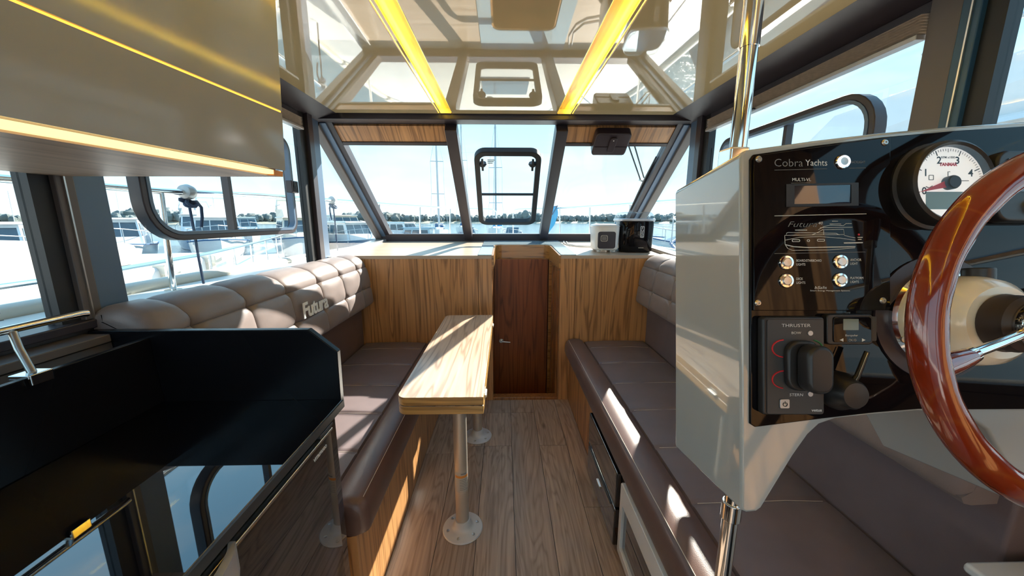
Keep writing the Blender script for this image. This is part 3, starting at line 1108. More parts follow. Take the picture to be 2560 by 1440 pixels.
rail_ = thing('galley_rail', (-1.1, 0.4, 1.1), 'chrome grab rail on T-shaped clamp posts along the galley window', 'rail')
make('bar', tube([(-1.125, AFT + 0.1, 1.205), (-1.125, 0.95, 1.205), (-1.125, 0.965, 1.203)], 0.0095, 14), 'chrome', rail_, smooth=True)
for y in (0.765, -0.35):
    p = make('post', tube([(-1.036, y, 1.118), (-1.09, y + 0.028, 1.165), (-1.118, y + 0.045, 1.198)], 0.0075, 12), 'steel_brushed', rail_, smooth=True)
    make('clamp', join(box(-1.062, -1.018, y - 0.022, y + 0.022, 1.113, 1.122), box(-1.024, -1.016, y - 0.020, y + 0.020, 1.098, 1.122)), 'chrome', p, bevel=0.002)

# overhead cabinet; its face runs slightly out of line with the boat
def cab_x(y, z):
    return -0.609 - 0.10 * (1.06 - y) + 0.055 * (z - 1.576)


oc = thing('overhead_cabinet', (-0.9, 0.2, 1.57), 'glossy grey overhead cabinet with a yellow light line across its front', 'cabinet')
def cab_slab(z0, z1, t0, t1, y0=AFT + 0.05, y1=1.06):
    return hexa([(cab_x(y0, z0) - t1, y0, z0), (cab_x(y0, z0) - t0, y0, z0), (cab_x(y1, z0) - t0, y1, z0), (cab_x(y1, z0) - t1, y1, z0)],
                [(cab_x(y0, z1) - t1, y0, z1), (cab_x(y0, z1) - t0, y0, z1), (cab_x(y1, z1) - t0, y1, z1), (cab_x(y1, z1) - t1, y1, z1)])


make('upper_door', cab_slab(1.740, 2.118, 0.0, 0.02), 'gloss_cabinet', oc)
make('lower_door', cab_slab(1.585, 1.7345, 0.0, 0.02), 'gloss_cabinet', oc)
make('light_line', cab_slab(1.7350, 1.7395, 0.003, 0.015), 'led_line', oc)
make('end_wall', hexa([(-1.22, 1.04, 1.585), (cab_x(1.04, 1.585) - 0.02, 1.04, 1.585), (cab_x(1.06, 1.585) - 0.02, 1.06, 1.585), (-1.22, 1.06, 1.585)],
                      [(-1.22, 1.04, 2.118), (cab_x(1.04, 2.118) - 0.02, 1.04, 2.118), (cab_x(1.06, 2.118) - 0.02, 1.06, 2.118), (-1.22, 1.06, 2.118)]), 'gloss_cabinet', oc)
make('underside', hexa([(-1.22, AFT + 0.05, 1.568), (cab_x(AFT, 1.57) - 0.022, AFT + 0.05, 1.568), (cab_x(1.05, 1.57) - 0.022, 1.055, 1.568), (-1.22, 1.055, 1.568)],
                       [(-1.22, AFT + 0.05, 1.585), (cab_x(AFT, 1.57) - 0.022, AFT + 0.05, 1.585), (cab_x(1.05, 1.57) - 0.022, 1.055, 1.585), (-1.22, 1.055, 1.585)]), 'grey_oak', oc)
make('edge_light', cab_slab(1.571, 1.582, 0.004, 0.020, y1=1.02), 'led_warm', oc)
make('edge_light_end', cab_slab(1.568, 1.582, 0.004, 0.020, y0=1.021, y1=1.055), 'print_orange', oc)

# =================================================================== UNDER THE STARBOARD SETTEE
mf = thing('drawer_fridge', (0.5, 1.6, 0.01), 'glossy black drawer fridge built under the starboard settee', 'fridge')
make('case', box(0.505, 0.519, 1.345, 1.865, 0.012, 0.40), 'plastic_black', mf, bevel=0.003)
make('drawer_front', box(0.478, 0.505, 1.355, 1.855, 0.215, 0.385), 'gloss_black', mf, bevel=0.006)
make('drawer_front', box(0.478, 0.505, 1.355, 1.855, 0.022, 0.205), 'gloss_black', mf, bevel=0.006)
make('grip', box(0.470, 0.480, 1.40, 1.81, 0.196, 0.206), 'plastic_dark', mf, bevel=0.002)
make('latch', box(0.472, 0.479, 1.58, 1.64, 0.120, 0.135), 'steel_brushed', mf, bevel=0.002)
mw = thing('microwave', (0.5, 1.15, 0.06), 'white-framed built-in microwave with dark glass door under the settee', 'microwave')
make('body', box(0.505, 0.519, 0.80, 1.30, 0.06, 0.39), 'white_plastic', mw, bevel=0.003)
make('frame', ring([(0.478, y, z) for y, z in rrect(0.80, 1.30, 0.06, 0.39, 0.01, 3)], [(0.478, y, z) for y, z in rrect(0.85, 1.272, 0.095, 0.30, 0.008, 3)], (0.027, 0, 0)), 'white_plastic', mw, bevel=0.003)
make('glass_door', box(0.490, 0.500, 0.85, 1.272, 0.095, 0.30), 'gloss_black', mw)

# =================================================================== HELM (dash face leans back; drawn in its own plane)
HR = Euler((-PITCH, 0, -YAW), 'XYZ')
HM = Matrix.Translation(Vector((0.0124, 0.5698, 1.3423))) @ HR.to_matrix().to_4x4()
U = 0.58 / 900.0     # one drawing unit on the dash face, in metres


def f2(u, v):
    return (u - 1280) * U, (720 - v) * U


def hp(u, v, d=0.0):
    x, y = f2(u, v)
    return V(x, d, y)


def hthing(name, u, v, d, label, cat, group=None):
    M = HM @ Matrix.Translation(hp(u, v, d))
    o = thing(name, M.to_translation(), label, cat, group, HR)
    return o


def hmake(name, g, mat, parent, **k):
    return make(name, xf(g, HM), mat, parent, **k)


def hprism(poly, d0, d1):
    return prism([hp(u, v, d0) for u, v in poly], (0, d1 - d0, 0))


def htext(name, s, u0, u1, v, hgt, parent, mat='print_white', d=-0.0075, bold=0.0, shear=0.0):
    g = text_geo(s, 1.0, 0.0, shear=shear, bold=bold)
    xs = [p.x for p in g[0]]
    cap = 0.73
    sx = (u1 - u0) * U / (max(xs) - min(xs))
    sy = hgt * U / cap
    x0 = min(xs)
    b = hp(u0, v, d)
    # give the print a hair of thickness
    vv = [V(b.x + (p.x - x0) * sx, d, b.z + p.y * sy) for p in g[0]]
    return hmake(name, (vv, g[1]), mat, parent, fix=False)


def hline(pts, wd, d=-0.0075):
    return tube([hp(u, v, d) for u, v in pts], wd * U, 5)


console = hthing('helm_console', 1868, 1283, 0.0, 'grey moulded helm console with glossy black switch panel', 'console')
pod = [(1852, 386), (1862, 374), (2030, 351), (2200, 331), (2380, 315), (2560, 303), (2700, 300), (2800, 306), (2812, 320), (2812, 1285),
       (2580, 1275), (2540, 1200), (2470, 1075), (2420, 1040), (2370, 1030), (2290, 1029), (2180, 1038), (2090, 1048), (2050, 1062), (2022, 1088), (1985, 1140), (1905, 1272), (1892, 1281), (1866, 1283), (1853, 1276)]
hmake('pod', hprism(pod, 0.0, 0.235), 'gelcoat_grey', console, bevel=0.011, seg=4)
face_ = [(1872, 400), (1880, 388), (2030, 366), (2200, 345), (2380, 329), (2560, 317), (2700, 314), (2790, 318), (2796, 330), (2796, 1020),
         (2420, 1022), (2290, 1021), (2180, 1030), (2050, 1045), (1884, 1066), (1872, 1058)]
panel = hmake('dash_panel', hprism(face_, -0.004, 0.002), 'panel_black', console, bevel=0.0015)
swp = hmake('switch_panel', hprism([(1877, 402), (1884, 392), (2215, 346), (2215, 776), (1877, 776)], -0.0072, -0.004), 'panel_black', console, bevel=0.0012)
for u, v in ((1889, 402), (2200, 361), (1887, 757), (2195, 751)):
    sc = hmake('screw', xf(lathe([(0, 0), (0.0052, 0), (0.0052, 0.001), (0.0035, 0.0028), (0.0018, 0.0028), (0.0016, 0.0012), (0, 0.0012)], (0, 0, 0), (0, -1, 0), 14), Matrix.Translation(hp(u, v, -0.0070))), 'steel_brushed', swp, smooth=True)
for u, v, lit in ((2095, 409, 1), (1956, 657, 0), (2090, 655, 0), (1956, 702, 0), (2089, 700, 0)):
    M_ = Matrix.Translation(hp(u, v, -0.0070))
    bt = hmake('push_button', xf(lathe([(0.0, 0), (0.0116, 0), (0.0116, 0.0016), (0.0105, 0.0032), (0.0078, 0.0034), (0.0074, 0.0024)], (0, 0, 0), (0, -1, 0), 28), M_), 'chrome', swp, smooth=True)
    cp = hmake('button_cap', xf(lathe([(0, 0.0010), (0.0068, 0.0010), (0.0068, 0.0042), (0.006, 0.0048), (0.0, 0.0046)], (0, 0, 0), (0, -1, 0), 24), M_), 'steel_brushed', swp, smooth=True)
    if lit:
        cc = hp(u, v, -0.0122)
        hmake('button_ring', ring([(cc.x + x, cc.y, cc.z + z) for x, z in circle2(0, 0, 0.0092, 28)], [(cc.x + x, cc.y, cc.z + z) for x, z in circle2(0, 0, 0.0064, 28)], (0, 0.0016, 0)), 'button_glow', swp)
htext('print_name', 'Cobra', 1928, 1998, 420, 20, swp, 'print_grey', bold=-0.01)
htext('print_name', 'Yachts', 2004, 2058, 418, 16, swp)
htext('print_label', 'BACKLIGHT', 2116, 2152, 412, 6, swp, 'print_grey')
hmake('print_rule', hline([(1928, 429), (2057, 426)], 0.6), 'print_grey', swp)
hmake('print_rule', hline([(2112, 424.5), (2153, 423.5)], 0.6), 'print_grey', swp)
htext('print_label', 'MULTI-VL', 1972, 2018, 456, 8, swp)
hmake('print_rule', hline([(1969, 461), (2015, 460)], 0.5), 'print_grey', swp)
hmake('print_rule', hline([(1928, 542), (2154, 537)], 0.8), 'print_white', swp)
hmake('print_rule', hline([(1928, 635), (2152, 631)], 0.6), 'print_grey', swp)
# multi display: frame and recessed screen
hmake('display_frame', ring([hp(u, v, -0.0085) for u, v in ((1956, 464), (2134, 460), (2134, 517), (1956, 520))], [hp(u, v, -0.0085) for u, v in ((1976, 468), (2116, 465), (2116, 511), (1976, 513))], (0, 0.0014, 0)), 'plastic_black', swp)
hmake('display_screen', hprism([(1976, 468), (2116, 465), (2116, 511), (1976, 513)], -0.0076, -0.0071), 'screen_dark', swp)
# boat diagram
htext('print_name', 'Futura', 1961, 2033, 569, 14, swp, 'print_grey', shear=0.35, bold=-0.012)
htext('print_name', '40', 2036, 2047, 563, 7, swp, shear=0.2)
lines_ = [[(1953, 590), (2100, 588), (2098, 575), (2050, 576)], [(2036, 576), (2050, 568), (2066, 565), (2098, 566), (2104, 561), (2118, 561)], [(2040, 571), (2120, 570)],
          [(1957, 588), (1958, 584), (1962, 583), (2080, 585), (2088, 589)], [(2020, 589), (2036, 582), (2048, 575)], [(2049, 576), (2049, 588)],
          [(1953, 591), (1954, 612), (1960, 622), (1972, 627), (2060, 626), (2126, 621)], [(1953, 602), (1990, 595), (2040, 593), (2090, 597), (2127, 602)],
          [(2100, 590), (2115, 594), (2127, 596)], [(2064, 562), (2092, 562)], [(2070, 555), (2084, 555)]]
for L_ in lines_:
    hmake('print_line', hline(L_, 0.55), 'print_white', swp)
hmake('print_line', hline([(1955, 613), (1975, 618), (2010, 620), (2127, 618)], 1.1), 'print_white', swp)
hmake('print_line', hline([(2099, 609), (2145, 608)], 1.4), 'print_white', swp)
hmake('print_line', hline([(1979, 577), (2008, 577)], 0.9), 'print_white', swp)
for a, b, v in ((1971, 1991, 603), (2008, 2015, 603), (2033, 2052, 602)):
    hmake('print_port', ring([hp(u, w_, -0.0076) for u, w_ in rrect(a, b, v - 3, v + 3, 2.5, 3)], [hp(u, w_, -0.0076) for u, w_ in rrect(a + 1.2, b - 1.2, v - 1.8, v + 1.8, 1.5, 3)], (0, 0.0003, 0)), 'print_white', swp)
hmake('warning_light', hprism(circle2(2136, 588, 2.5, 10), -0.0078, -0.0072), 'print_red', swp)
hmake('print_line', hline([(2133, 595), (2145, 595)], 1.0), 'print_white', swp)
hmake('print_line', hline([(2134, 600), (2142, 600)], 1.0), 'print_white', swp)
for t_, u0, u1, v in (('BOARD/STARBOARD', 1982, 2044, 655), ('LIGHTS', 1982, 2004, 664.5), ('DECK', 1982, 1998, 700), ('LIGHTS', 1982, 2004, 709.5),
                      ('ANCHOR', 2115, 2142, 653), ('LIGHT', 2115, 2133, 662.5), ('PLATFORM', 2115, 2147, 698), ('LIGHTS', 2115, 2136, 707.5)):
    htext('print_label', t_, u0, u1, v, 6.0, swp)
htext('print_label', 'bSalis', 2027, 2057, 722, 7, swp, shear=0.2)
htext('print_label', 'Smart Energy Management Systems', 2016, 2114, 728, 3.6, swp)

# tachometer
TX, TY = 0.673, 0.1616
tu, tv = 1280 + TX / U, 720 - TY / U
tach = hthing('tachometer', tu, tv, -0.004, 'round white-faced rev counter in a black bezel behind the wheel', 'gauge')
tb = Matrix.Translation(V(TX, -0.004, TY))
hmake('bezel', xf(lathe([(0.0565, 0.020), (0.0565, 0.029), (0.0600, 0.032), (0.0640, 0.029), (0.0655, 0.022), (0.0640, 0.006), (0.0690, 0.004), (0.0690, 0.0), (0.0565, 0.0), (0.0565, 0.020)], (0, 0, 0), (0, -1, 0), 48, False), tb), 'plastic_black', tach, smooth=True)
dial = hmake('dial', prism([(TX + x, -0.020, TY + z) for x, z in circle2(0, 0, 0.0564, 48)], (0, -0.004, 0)), 'gauge_face', tach)
FD = -0.0243


def tp(r, deg, d=FD):
    a = math.radians(deg)
    return V(TX + r * math.sin(a), d, TY + r * math.cos(a))


ticks = []
for k in range(0, 45):
    deg = -107 + 43 * k / 10
    major = k % 10 == 0
    mid = k % 5 == 0
    r0 = 0.0455 if major else (0.0480 if mid else 0.0500)
    ticks.append(tube([tp(r0, deg), tp(0.0535, deg)], 0.0007 if major else 0.00035, 4))
for g_ in ticks:
    hmake('tick', g_, 'print_black', dial)
for k in range(5):
    deg = -107 + 43 * k
    c_ = tp(0.0385, deg)
    g = text_geo(str(k), 0.0155, 0.0, align='CENTER', bold=0.0003)
    hmake('numeral', ([V(c_.x + p.x, FD - 0.0002, c_.z + p.y - 0.0055) for p in g[0]], g[1]), 'print_black', dial, fix=False)


def ttext(s, size, dx, dz, mat, bold=0.0, shear=0.0):
    g = text_geo(s, size, 0.0, align='CENTER', bold=bold, shear=shear)
    return hmake('dial_print', ([V(TX + dx + p.x, FD - 0.0002, TY + dz + p.y) for p in g[0]], g[1]), mat, dial, fix=False)


ttext('RPM x1000', 0.0046, 0.0, 0.0385, 'print_black', 0.0001)
ttext('YANMAR', 0.0066, 0.0, 0.0270, 'print_red', 0.0004, 0.1)
hmake('lcd', xf(prism([(TX + x, -0.0245, TY + z) for x, z in rrect(-0.034, 0.034, -0.040, -0.013, 0.002, 3)], (0, 0.001, 0)), Matrix.Identity(4)), 'lcd_green', dial)
hmake('needle', prism([tp(0.006, -100 - 90, -0.029), tp(0.050, -107, -0.029), tp(0.006, -107 + 80, -0.029)], (0, 0.0012, 0)), 'print_red', tach)
hmake('needle_hub', xf(lathe([(0.0, 0.020), (0.0105, 0.020), (0.0105, 0.028), (0.009, 0.030), (0, 0.030)], (0, 0, 0), (0, -1, 0), 24), tb), 'plastic_black', tach, smooth=True)
for g_, mt in ((ring([V(TX + x, FD, TY + z) for x, z in rrect(-0.030, -0.022, 0.005, 0.013, 0.001, 2)], [V(TX + x, FD, TY + z) for x, z in rrect(-0.029, -0.023, 0.006, 0.012, 0.001, 2)], (0, -0.0003, 0)), 'print_grey'),
               (tube([V(TX - 0.034, FD, TY - 0.005), V(TX - 0.029, FD, TY - 0.007), V(TX - 0.024, FD, TY - 0.004)], 0.0008, 4), 'print_grey'),
               (tube([V(TX, FD, TY + 0.011), V(TX, FD, TY + 0.018), V(TX + 0.003, FD, TY + 0.018)], 0.0006, 4), 'print_grey'),
               (tube([V(TX + 0.02, FD, TY + 0.004), V(TX + 0.032, FD, TY + 0.004)], 0.0006, 4), 'print_grey')):
    hmake('pictogram', g_, mt, dial)
hmake('gauge_glass', prism([(TX + x, -0.0325, TY + z) for x, z in circle2(0, 0, 0.0564, 40)], (0, -0.0012, 0)), 'window_glass', tach)

# key panel partly behind the wheel
kp = hthing('engine_key_panel', 2500, 470, -0.004, 'black engine key panel on the dash right of the rev counter', 'switch panel')
hmake('housing', hprism(rrect(2440, 2610, 390, 560, 30, 6), -0.026, -0.004), 'plastic_black', kp, bevel=0.004)
hmake('screen', hprism(rrect(2462, 2588, 410, 490, 6, 3), -0.0275, -0.026), 'screen_dark', kp)
hmake('key_switch', xf(lathe([(0, 0), (0.012, 0), (0.012, 0.006), (0.008, 0.008), (0, 0.008)], (0, 0, 0), (0, -1, 0), 20), Matrix.Translation(hp(2525, 525, -0.026))), 'chrome', kp, smooth=True)

# thruster control
th = hthing('thruster_control', 1964, 1028, -0.004, 'dark grey bow and stern thruster panel with a central joystick', 'control panel')
body = hmake('housing', hprism(rrect(1888, 2038, 790, 1028, 8, 4), -0.018, -0.004), 'plastic_black', th, bevel=0.003)
fc = hmake('face', hprism(rrect(1897, 2033, 797, 1024, 4, 3), -0.0195, -0.018), 'plastic_dark', th)
hmake('joystick', join(hprism(rrect(1935, 2016, 846, 966, 30, 6), -0.030, -0.0195)), 'plastic_black', th, bevel=0.004)
hmake('joystick_cap', hprism(rrect(1952, 2012, 852, 962, 26, 6), -0.056, -0.030), 'plastic_black', th, bevel=0.006, seg=3)


def harc(cx, cy, rx, ry, a0, a1, d, r):
    return tube([hp(cx + rx * math.cos(math.radians(a0 + (a1 - a0) * k / 10)), cy - ry * math.sin(math.radians(a0 + (a1 - a0) * k / 10)), d) for k in range(11)], r, 5)


DF = -0.0200
for cy in (866, 941):
    hmake('arc_print', harc(1938, cy, 30, 21, 95, 262, DF, 0.0011), 'print_red', fc)
    hmake('arc_print', harc(2000, cy, 30, 21, -72, 72, DF, 0.0009), 'print_green', fc)
htext('print_label', 'THRUSTER', 1931, 2001, 814, 8, fc, d=DF)
htext('print_label', 'BOW', 1955, 1978, 831, 6, fc, d=DF)
htext('print_label', 'STERN', 1950, 1983, 981, 7, fc, d=DF, shear=0.1)
htext('print_label', 'vetus', 2003, 2028, 1018, 7, fc, d=DF, bold=0.02)
for v in (829, 976):
    hmake('indicator', hprism(circle2(2000, v, 6, 14), -0.0208, -0.0195), 'handle_silver', fc)
pw = hmake('power_button', hprism(rrect(1926, 1949, 988, 1010, 3, 3), -0.0215, -0.0195), 'handle_silver', th, bevel=0.0006)
hmake('power_mark', join(harc(1937.5, 1000, 5, 5, 125, 415, -0.0218, 0.0006), tube([hp(1937.5, 993, -0.0218), hp(1937.5, 999, -0.0218)], 0.0006, 4)), 'print_black', pw)

# heater control
hc = hthing('heater_control', 2105, 858, -0.004, 'small black heater control with tiny screen beside the thruster panel', 'control panel')
hmake('housing', hprism(rrect(2046, 2158, 784, 858, 8, 4), -0.016, -0.004), 'plastic_black', hc, bevel=0.002)
hf = hmake('face', hprism(rrect(2060, 2152, 790, 852, 6, 4), -0.0175, -0.016), 'panel_black', hc, bevel=0.001)
hmake('screen', hprism(rrect(2083, 2120, 795, 822, 1, 2), -0.0180, -0.0175), 'lcd_green', hc)
htext('print_label', 'Eberspacher', 2088, 2118, 837, 5, hf, d=-0.0179)
htext('print_label', 'OK/O', 2096, 2114, 849, 6, hf, 'label_clear', d=-0.0179)
hmake('arrow_print', hprism([(2074, 846), (2083, 842), (2083, 850)], -0.0180, -0.0175), 'print_white', hf)
hmake('arrow_print', hprism([(2137, 846), (2128, 842), (2128, 850)], -0.0180, -0.0175), 'print_white', hf)
hmake('cable_boss', hprism(rrect(2160, 2176, 790, 850, 3, 3), -0.010, -0.004), 'plastic_dark', hc)

# throttle lever
tl = hthing('throttle_lever', 2095, 985, -0.004, 'black engine throttle lever with round base low on the dash', 'lever')
hmake('base', xf(lathe([(0.0, 0.0), (0.030, 0.0), (0.030, 0.010), (0.024, 0.022), (0.022, 0.030), (0.019, 0.034), (0, 0.035)], (0, 0, 0), (0, -1, 0), 32), Matrix.Translation(hp(2085, 972, -0.004))), 'plastic_black', tl, smooth=True)
hmake('arm', tube([hp(2092, 955, -0.022), hp(2105, 930, -0.026), hp(2128, 872, -0.026)], [0.0055, 0.004, 0.0035], 10), 'plastic_black', tl, smooth=True)
hmake('arm_edge', tube([hp(2088, 955, -0.029), hp(2100, 928, -0.031), hp(2122, 873, -0.031)], 0.0009, 6), 'chrome', tl, smooth=True)

# steering gear housing and wheel
WX, WY = 0.677, -0.048
hs = hthing('steering_mount', 2331, 790, -0.004, 'cream steering gear housing with chrome flange and dark boot', 'steering mount')
wb = Matrix.Translation(V(WX, -0.004, WY))
hmake('gasket', xf(lathe([(0, 0), (0.099, 0), (0.099, 0.003), (0, 0.003)], (0, 0, 0), (0, -1, 0), 44), wb), 'plastic_purple', hs, smooth=True)
hmake('flange', xf(lathe([(0.05, 0.003), (0.078, 0.003), (0.0785, 0.009), (0.074, 0.013), (0.066, 0.0135), (0.05, 0.0135)], (0, 0, 0), (0, -1, 0), 48), wb), 'chrome', hs, smooth=True)
for k in range(5):
    a = 2 * PI * k / 5 + 2.35
    hmake('screw', xf(lathe([(0, 0), (0.006, 0), (0.0055, 0.002), (0, 0.003)], (0, 0, 0), (0, -1, 0), 14), Matrix.Translation(V(WX + 0.071 * math.cos(a), -0.0165, WY + 0.071 * math.sin(a)))), 'steel_brushed', hs, smooth=True)
hmake('housing', xf(lathe([(0.0, 0.006), (0.066, 0.006), (0.0665, 0.030), (0.065, 0.055), (0.060, 0.070), (0.050, 0.079), (0.0, 0.081)], (0, 0, 0), (0, -1, 0), 44), wb), 'cream_plastic', hs, smooth=True)
hmake('filler_cap', xf(cyl((0.02, -0.042, 0.058), (0.02, -0.042, 0.078), 0.017, 24), Matrix.Translation(V(WX, 0, WY))), 'plastic_black', hs, bevel=0.002)
hmake('boot', xf(lathe([(0.038, 0.078), (0.040, 0.083), (0.0385, 0.089), (0.0385, 0.095), (0.037, 0.100), (0.037, 0.105), (0.031, 0.110), (0.0, 0.111)], (0, 0, 0), (0, -1, 0), 40), wb), 'boot_rubber', hs, smooth=True)

RD = -0.169
wheel = thing('steering_wheel', (HM @ V(WX, RD, WY)), 'varnished mahogany steering wheel with chrome spokes', 'steering wheel', rot=HR)
R_, N_ = 0.205, 96
vv, ff = [], []
ns = 20
for i in range(N_):
    a = 2 * PI * i / N_
    er = V(math.cos(a), 0, math.sin(a))
    for j in range(ns):
        b = 2 * PI * j / ns
        rr = 0.0175 * (1 + 0.05 * math.cos(3 * b)) * (1 + 0.03 * math.cos(24 * a) * max(0, -math.cos(b)))
        p = er * (R_ + rr * math.cos(b)) + V(0, rr * 0.95 * math.sin(b), 0)
        vv.append(p + V(WX, RD, WY))
for i in range(N_):
    for j in range(ns):
        ff.append((i * ns + j, i * ns + (j + 1) % ns, ((i + 1) % N_) * ns + (j + 1) % ns, ((i + 1) % N_) * ns + j))
hmake('rim', (vv, ff), 'mahogany', wheel, smooth=True)
hmake('hub', xf(lathe([(0.0, 0.0), (0.030, 0.0), (0.032, 0.008), (0.030, 0.018), (0.024, 0.024), (0, 0.026)], (0, 0, 0), (0, -1, 0), 36), Matrix.Translation(V(WX, -0.114, WY))), 'chrome', wheel, smooth=True)
for deg in (193, 313, 73):
    a = math.radians(deg)
    er = V(math.cos(a), 0, math.sin(a))
    c0 = V(WX, 0, WY)
    p0 = c0 + er * 0.026 + V(0, -0.126, 0)
    p1 = c0 + er * 0.150 + V(0, -0.158, 0)
    p2 = c0 + er * 0.194 + V(0, RD + 0.002, 0)
    sp = hmake('spoke', tube([p0, p0.lerp(p1, 0.5), p1 + er * 0.01], [0.0065, 0.0060, 0.0055], 14), 'chrome', wheel, smooth=True)
    hmake('spoke_socket', tube([p1 - er * 0.008, p1, p1.lerp(p2, 0.5), p2], [0.0085, 0.0105, 0.0125, 0.0135], 16), 'mahogany', wheel, smooth=True)
    hmake('ferrule', tube([p1 - er * 0.014 + V(0, 0.004, 0), p1 - er * 0.004 + V(0, 0.001, 0)], [0.0092, 0.0098], 16), 'chrome', wheel, smooth=True)

# poles carrying the console
pu = thing('support_pole', (0.450, 0.72, 1.53), 'polished steel pole from the console top up to the ceiling', 'pole', 'poles of the helm console')
make('tube', cyl((0.450, 0.72, 1.565), (0.450, 0.72, 2.12), 0.0150, 24), 'chrome', pu, smooth=True)
make('sleeve', cyl((0.450, 0.72, 1.76), (0.450, 0.72, 2.12), 0.0165, 24), 'chrome', pu, smooth=True)
make('bracket', box(0.425, 0.462, 0.700, 0.742, 1.548, 1.585), 'chrome', pu, bevel=0.004)
pd = thing('support_pole', (0.452, 0.615, 0.0), 'polished steel pole from the cabin floor up to the console underside', 'pole', 'poles of the helm console')
make('tube', cyl((0.452, 0.615, 0.0), (0.452, 0.615, 0.925), 0.0145, 24), 'chrome', pd, smooth=True)
make('collar', cyl((0.452, 0.615, 0.862), (0.452, 0.615, 0.90), 0.0180, 24), 'chrome', pd, bevel=0.002)
make('foot', cyl((0.452, 0.615, 0.0), (0.452, 0.615, 0.008), 0.030, 24), 'chrome', pd, bevel=0.002)

lk = thing('side_locker', (1.12, 0.2, 0), 'white moulded locker side behind the end of the starboard settee', 'locker')
make('body', box(1.0, 1.268, -0.25, 0.630, 0.0, 0.70), 'boat_white', lk, bevel=0.02)
make('lid', box(0.99, 1.268, -0.25, 0.635, 0.702, 0.725), 'boat_white', lk, bevel=0.008)

# =================================================================== THINGS ON THE SHELF AND FASCIA
zs_ = shelf_z(2.95)
wa_ = thing('kitchen_appliance', (0.818, 2.935, zs_), 'small white countertop appliance with a dark front plate', 'appliance')


def rloft(sections, cx, cy, rot):
    """stack of rounded rectangles: (w, d, r, z)"""
    v, fs = [], []
    n_ = None
    for w_, d_, r_, z in sections:
        p = rrect(-w_ / 2, w_ / 2, -d_ / 2, d_ / 2, r_, 5)
        n_ = len(p)
        for x, y in p:
            v.append(V(cx + x * math.cos(rot) - y * math.sin(rot), cy + x * math.sin(rot) + y * math.cos(rot), z))
    for i in range(len(sections) - 1):
        fs += [(i * n_ + k, i * n_ + (k + 1) % n_, (i + 1) * n_ + (k + 1) % n_, (i + 1) * n_ + k) for k in range(n_)]
    fs += [tuple(range(n_))[::-1], tuple(range((len(sections) - 1) * n_, len(sections) * n_))]
    return v, fs


ra = math.radians(1)
make('body', rloft([(0.165, 0.19, 0.04, zs_ + 0.014), (0.185, 0.21, 0.045, zs_ + 0.022), (0.19, 0.215, 0.05, zs_ + 0.06), (0.20, 0.225, 0.05, zs_ + 0.185), (0.198, 0.222, 0.05, zs_ + 0.198)], 0.818, 2.95, ra), 'white_plastic', wa_, smooth=True)
make('lid', rloft([(0.202, 0.226, 0.05, zs_ + 0.198), (0.204, 0.228, 0.05, zs_ + 0.206), (0.19, 0.214, 0.05, zs_ + 0.216), (0.13, 0.15, 0.04, zs_ + 0.221)], 0.818, 2.95, ra), 'white_plastic', wa_, smooth=True)
for dx, dy in ((-0.06, -0.07), (0.06, -0.07), (-0.06, 0.07), (0.06, 0.07)):
    make('foot', cyl((0.818 + dx, 2.95 + dy, zs_ + 0.003), (0.818 + dx, 2.95 + dy, zs_ + 0.016), 0.014, 12), 'white_plastic', wa_)
Ra = Matrix.Translation(V(0.818, 2.95, 0)) @ Matrix.Rotation(ra, 4, 'Z')
fp = make('front_plate', xf(prism([(x, -0.116, z) for x, z in rrect(-0.082, 0.058, zs_ + 0.030, zs_ + 0.162, 0.018, 5)], (0, 0.012, 0)), Ra), 'plastic_purple', wa_, bevel=0.002)
make('emblem', xf(ring([(x, -0.1175, z) for x, z in rrect(-0.062, -0.006, zs_ + 0.085, zs_ + 0.135, 0.014, 4)], [(x, -0.1175, z) for x, z in rrect(-0.058, -0.010, zs_ + 0.089, zs_ + 0.131, 0.011, 4)], (0, 0.0015, 0)), Ra), 'label_clear', fp)
for k in range(3):
    make('emblem_bar', xf(box(-0.052, -0.016, -0.1175, -0.116, zs_ + 0.097 + 0.011 * k, zs_ + 0.101 + 0.011 * k), Ra), 'label_clear', fp)

im = thing('ice_maker', (1.065, 2.98, zs_), 'glossy black ice maker with a clear lid on the shelf', 'ice maker')
rb = math.radians(-6)
make('body', rloft([(0.25, 0.30, 0.05, zs_ + 0.002), (0.262, 0.31, 0.055, zs_ + 0.012), (0.268, 0.316, 0.055, zs_ + 0.235), (0.264, 0.312, 0.055, zs_ + 0.242)], 1.068, 3.0, rb), 'panel_black', im, smooth=True)
make('rim', rloft([(0.268, 0.316, 0.055, zs_ + 0.242), (0.284, 0.332, 0.06, zs_ + 0.246), (0.286, 0.334, 0.06, zs_ + 0.258), (0.276, 0.324, 0.06, zs_ + 0.264)], 1.068, 3.0, rb), 'handle_silver', im, smooth=True)
make('lid', rloft([(0.274, 0.322, 0.06, zs_ + 0.264), (0.262, 0.30, 0.055, zs_ + 0.29), (0.235, 0.26, 0.05, zs_ + 0.31), (0.20, 0.22, 0.04, zs_ + 0.314)], 1.068, 3.0, rb), 'lid_clear', im, smooth=True)
Rb = Matrix.Translation(V(1.068, 3.0, 0)) @ Matrix.Rotation(rb, 4, 'Z')
bd = make('badge', xf(ring([(x, -0.1585, z) for x, z in rrect(0.020, 0.050, zs_ + 0.115, zs_ + 0.205, 0.008, 3)], [(x, -0.1585, z) for x, z in rrect(0.024, 0.046, zs_ + 0.119, zs_ + 0.201, 0.006, 3)], (0, 0.002, 0)), Rb), 'handle_silver', im)
for k, ch in enumerate('PURE'):
    g = text_geo(ch, 0.024, 0.0003, align='CENTER', bold=0.0005)
    make('badge_letter', xf(([V(0.035 + p.x, -0.1590 - p.z, zs_ + 0.180 - 0.0195 * k + p.y) for p in g[0]], g[1]), Rb), 'handle_silver', bd, fix=False)
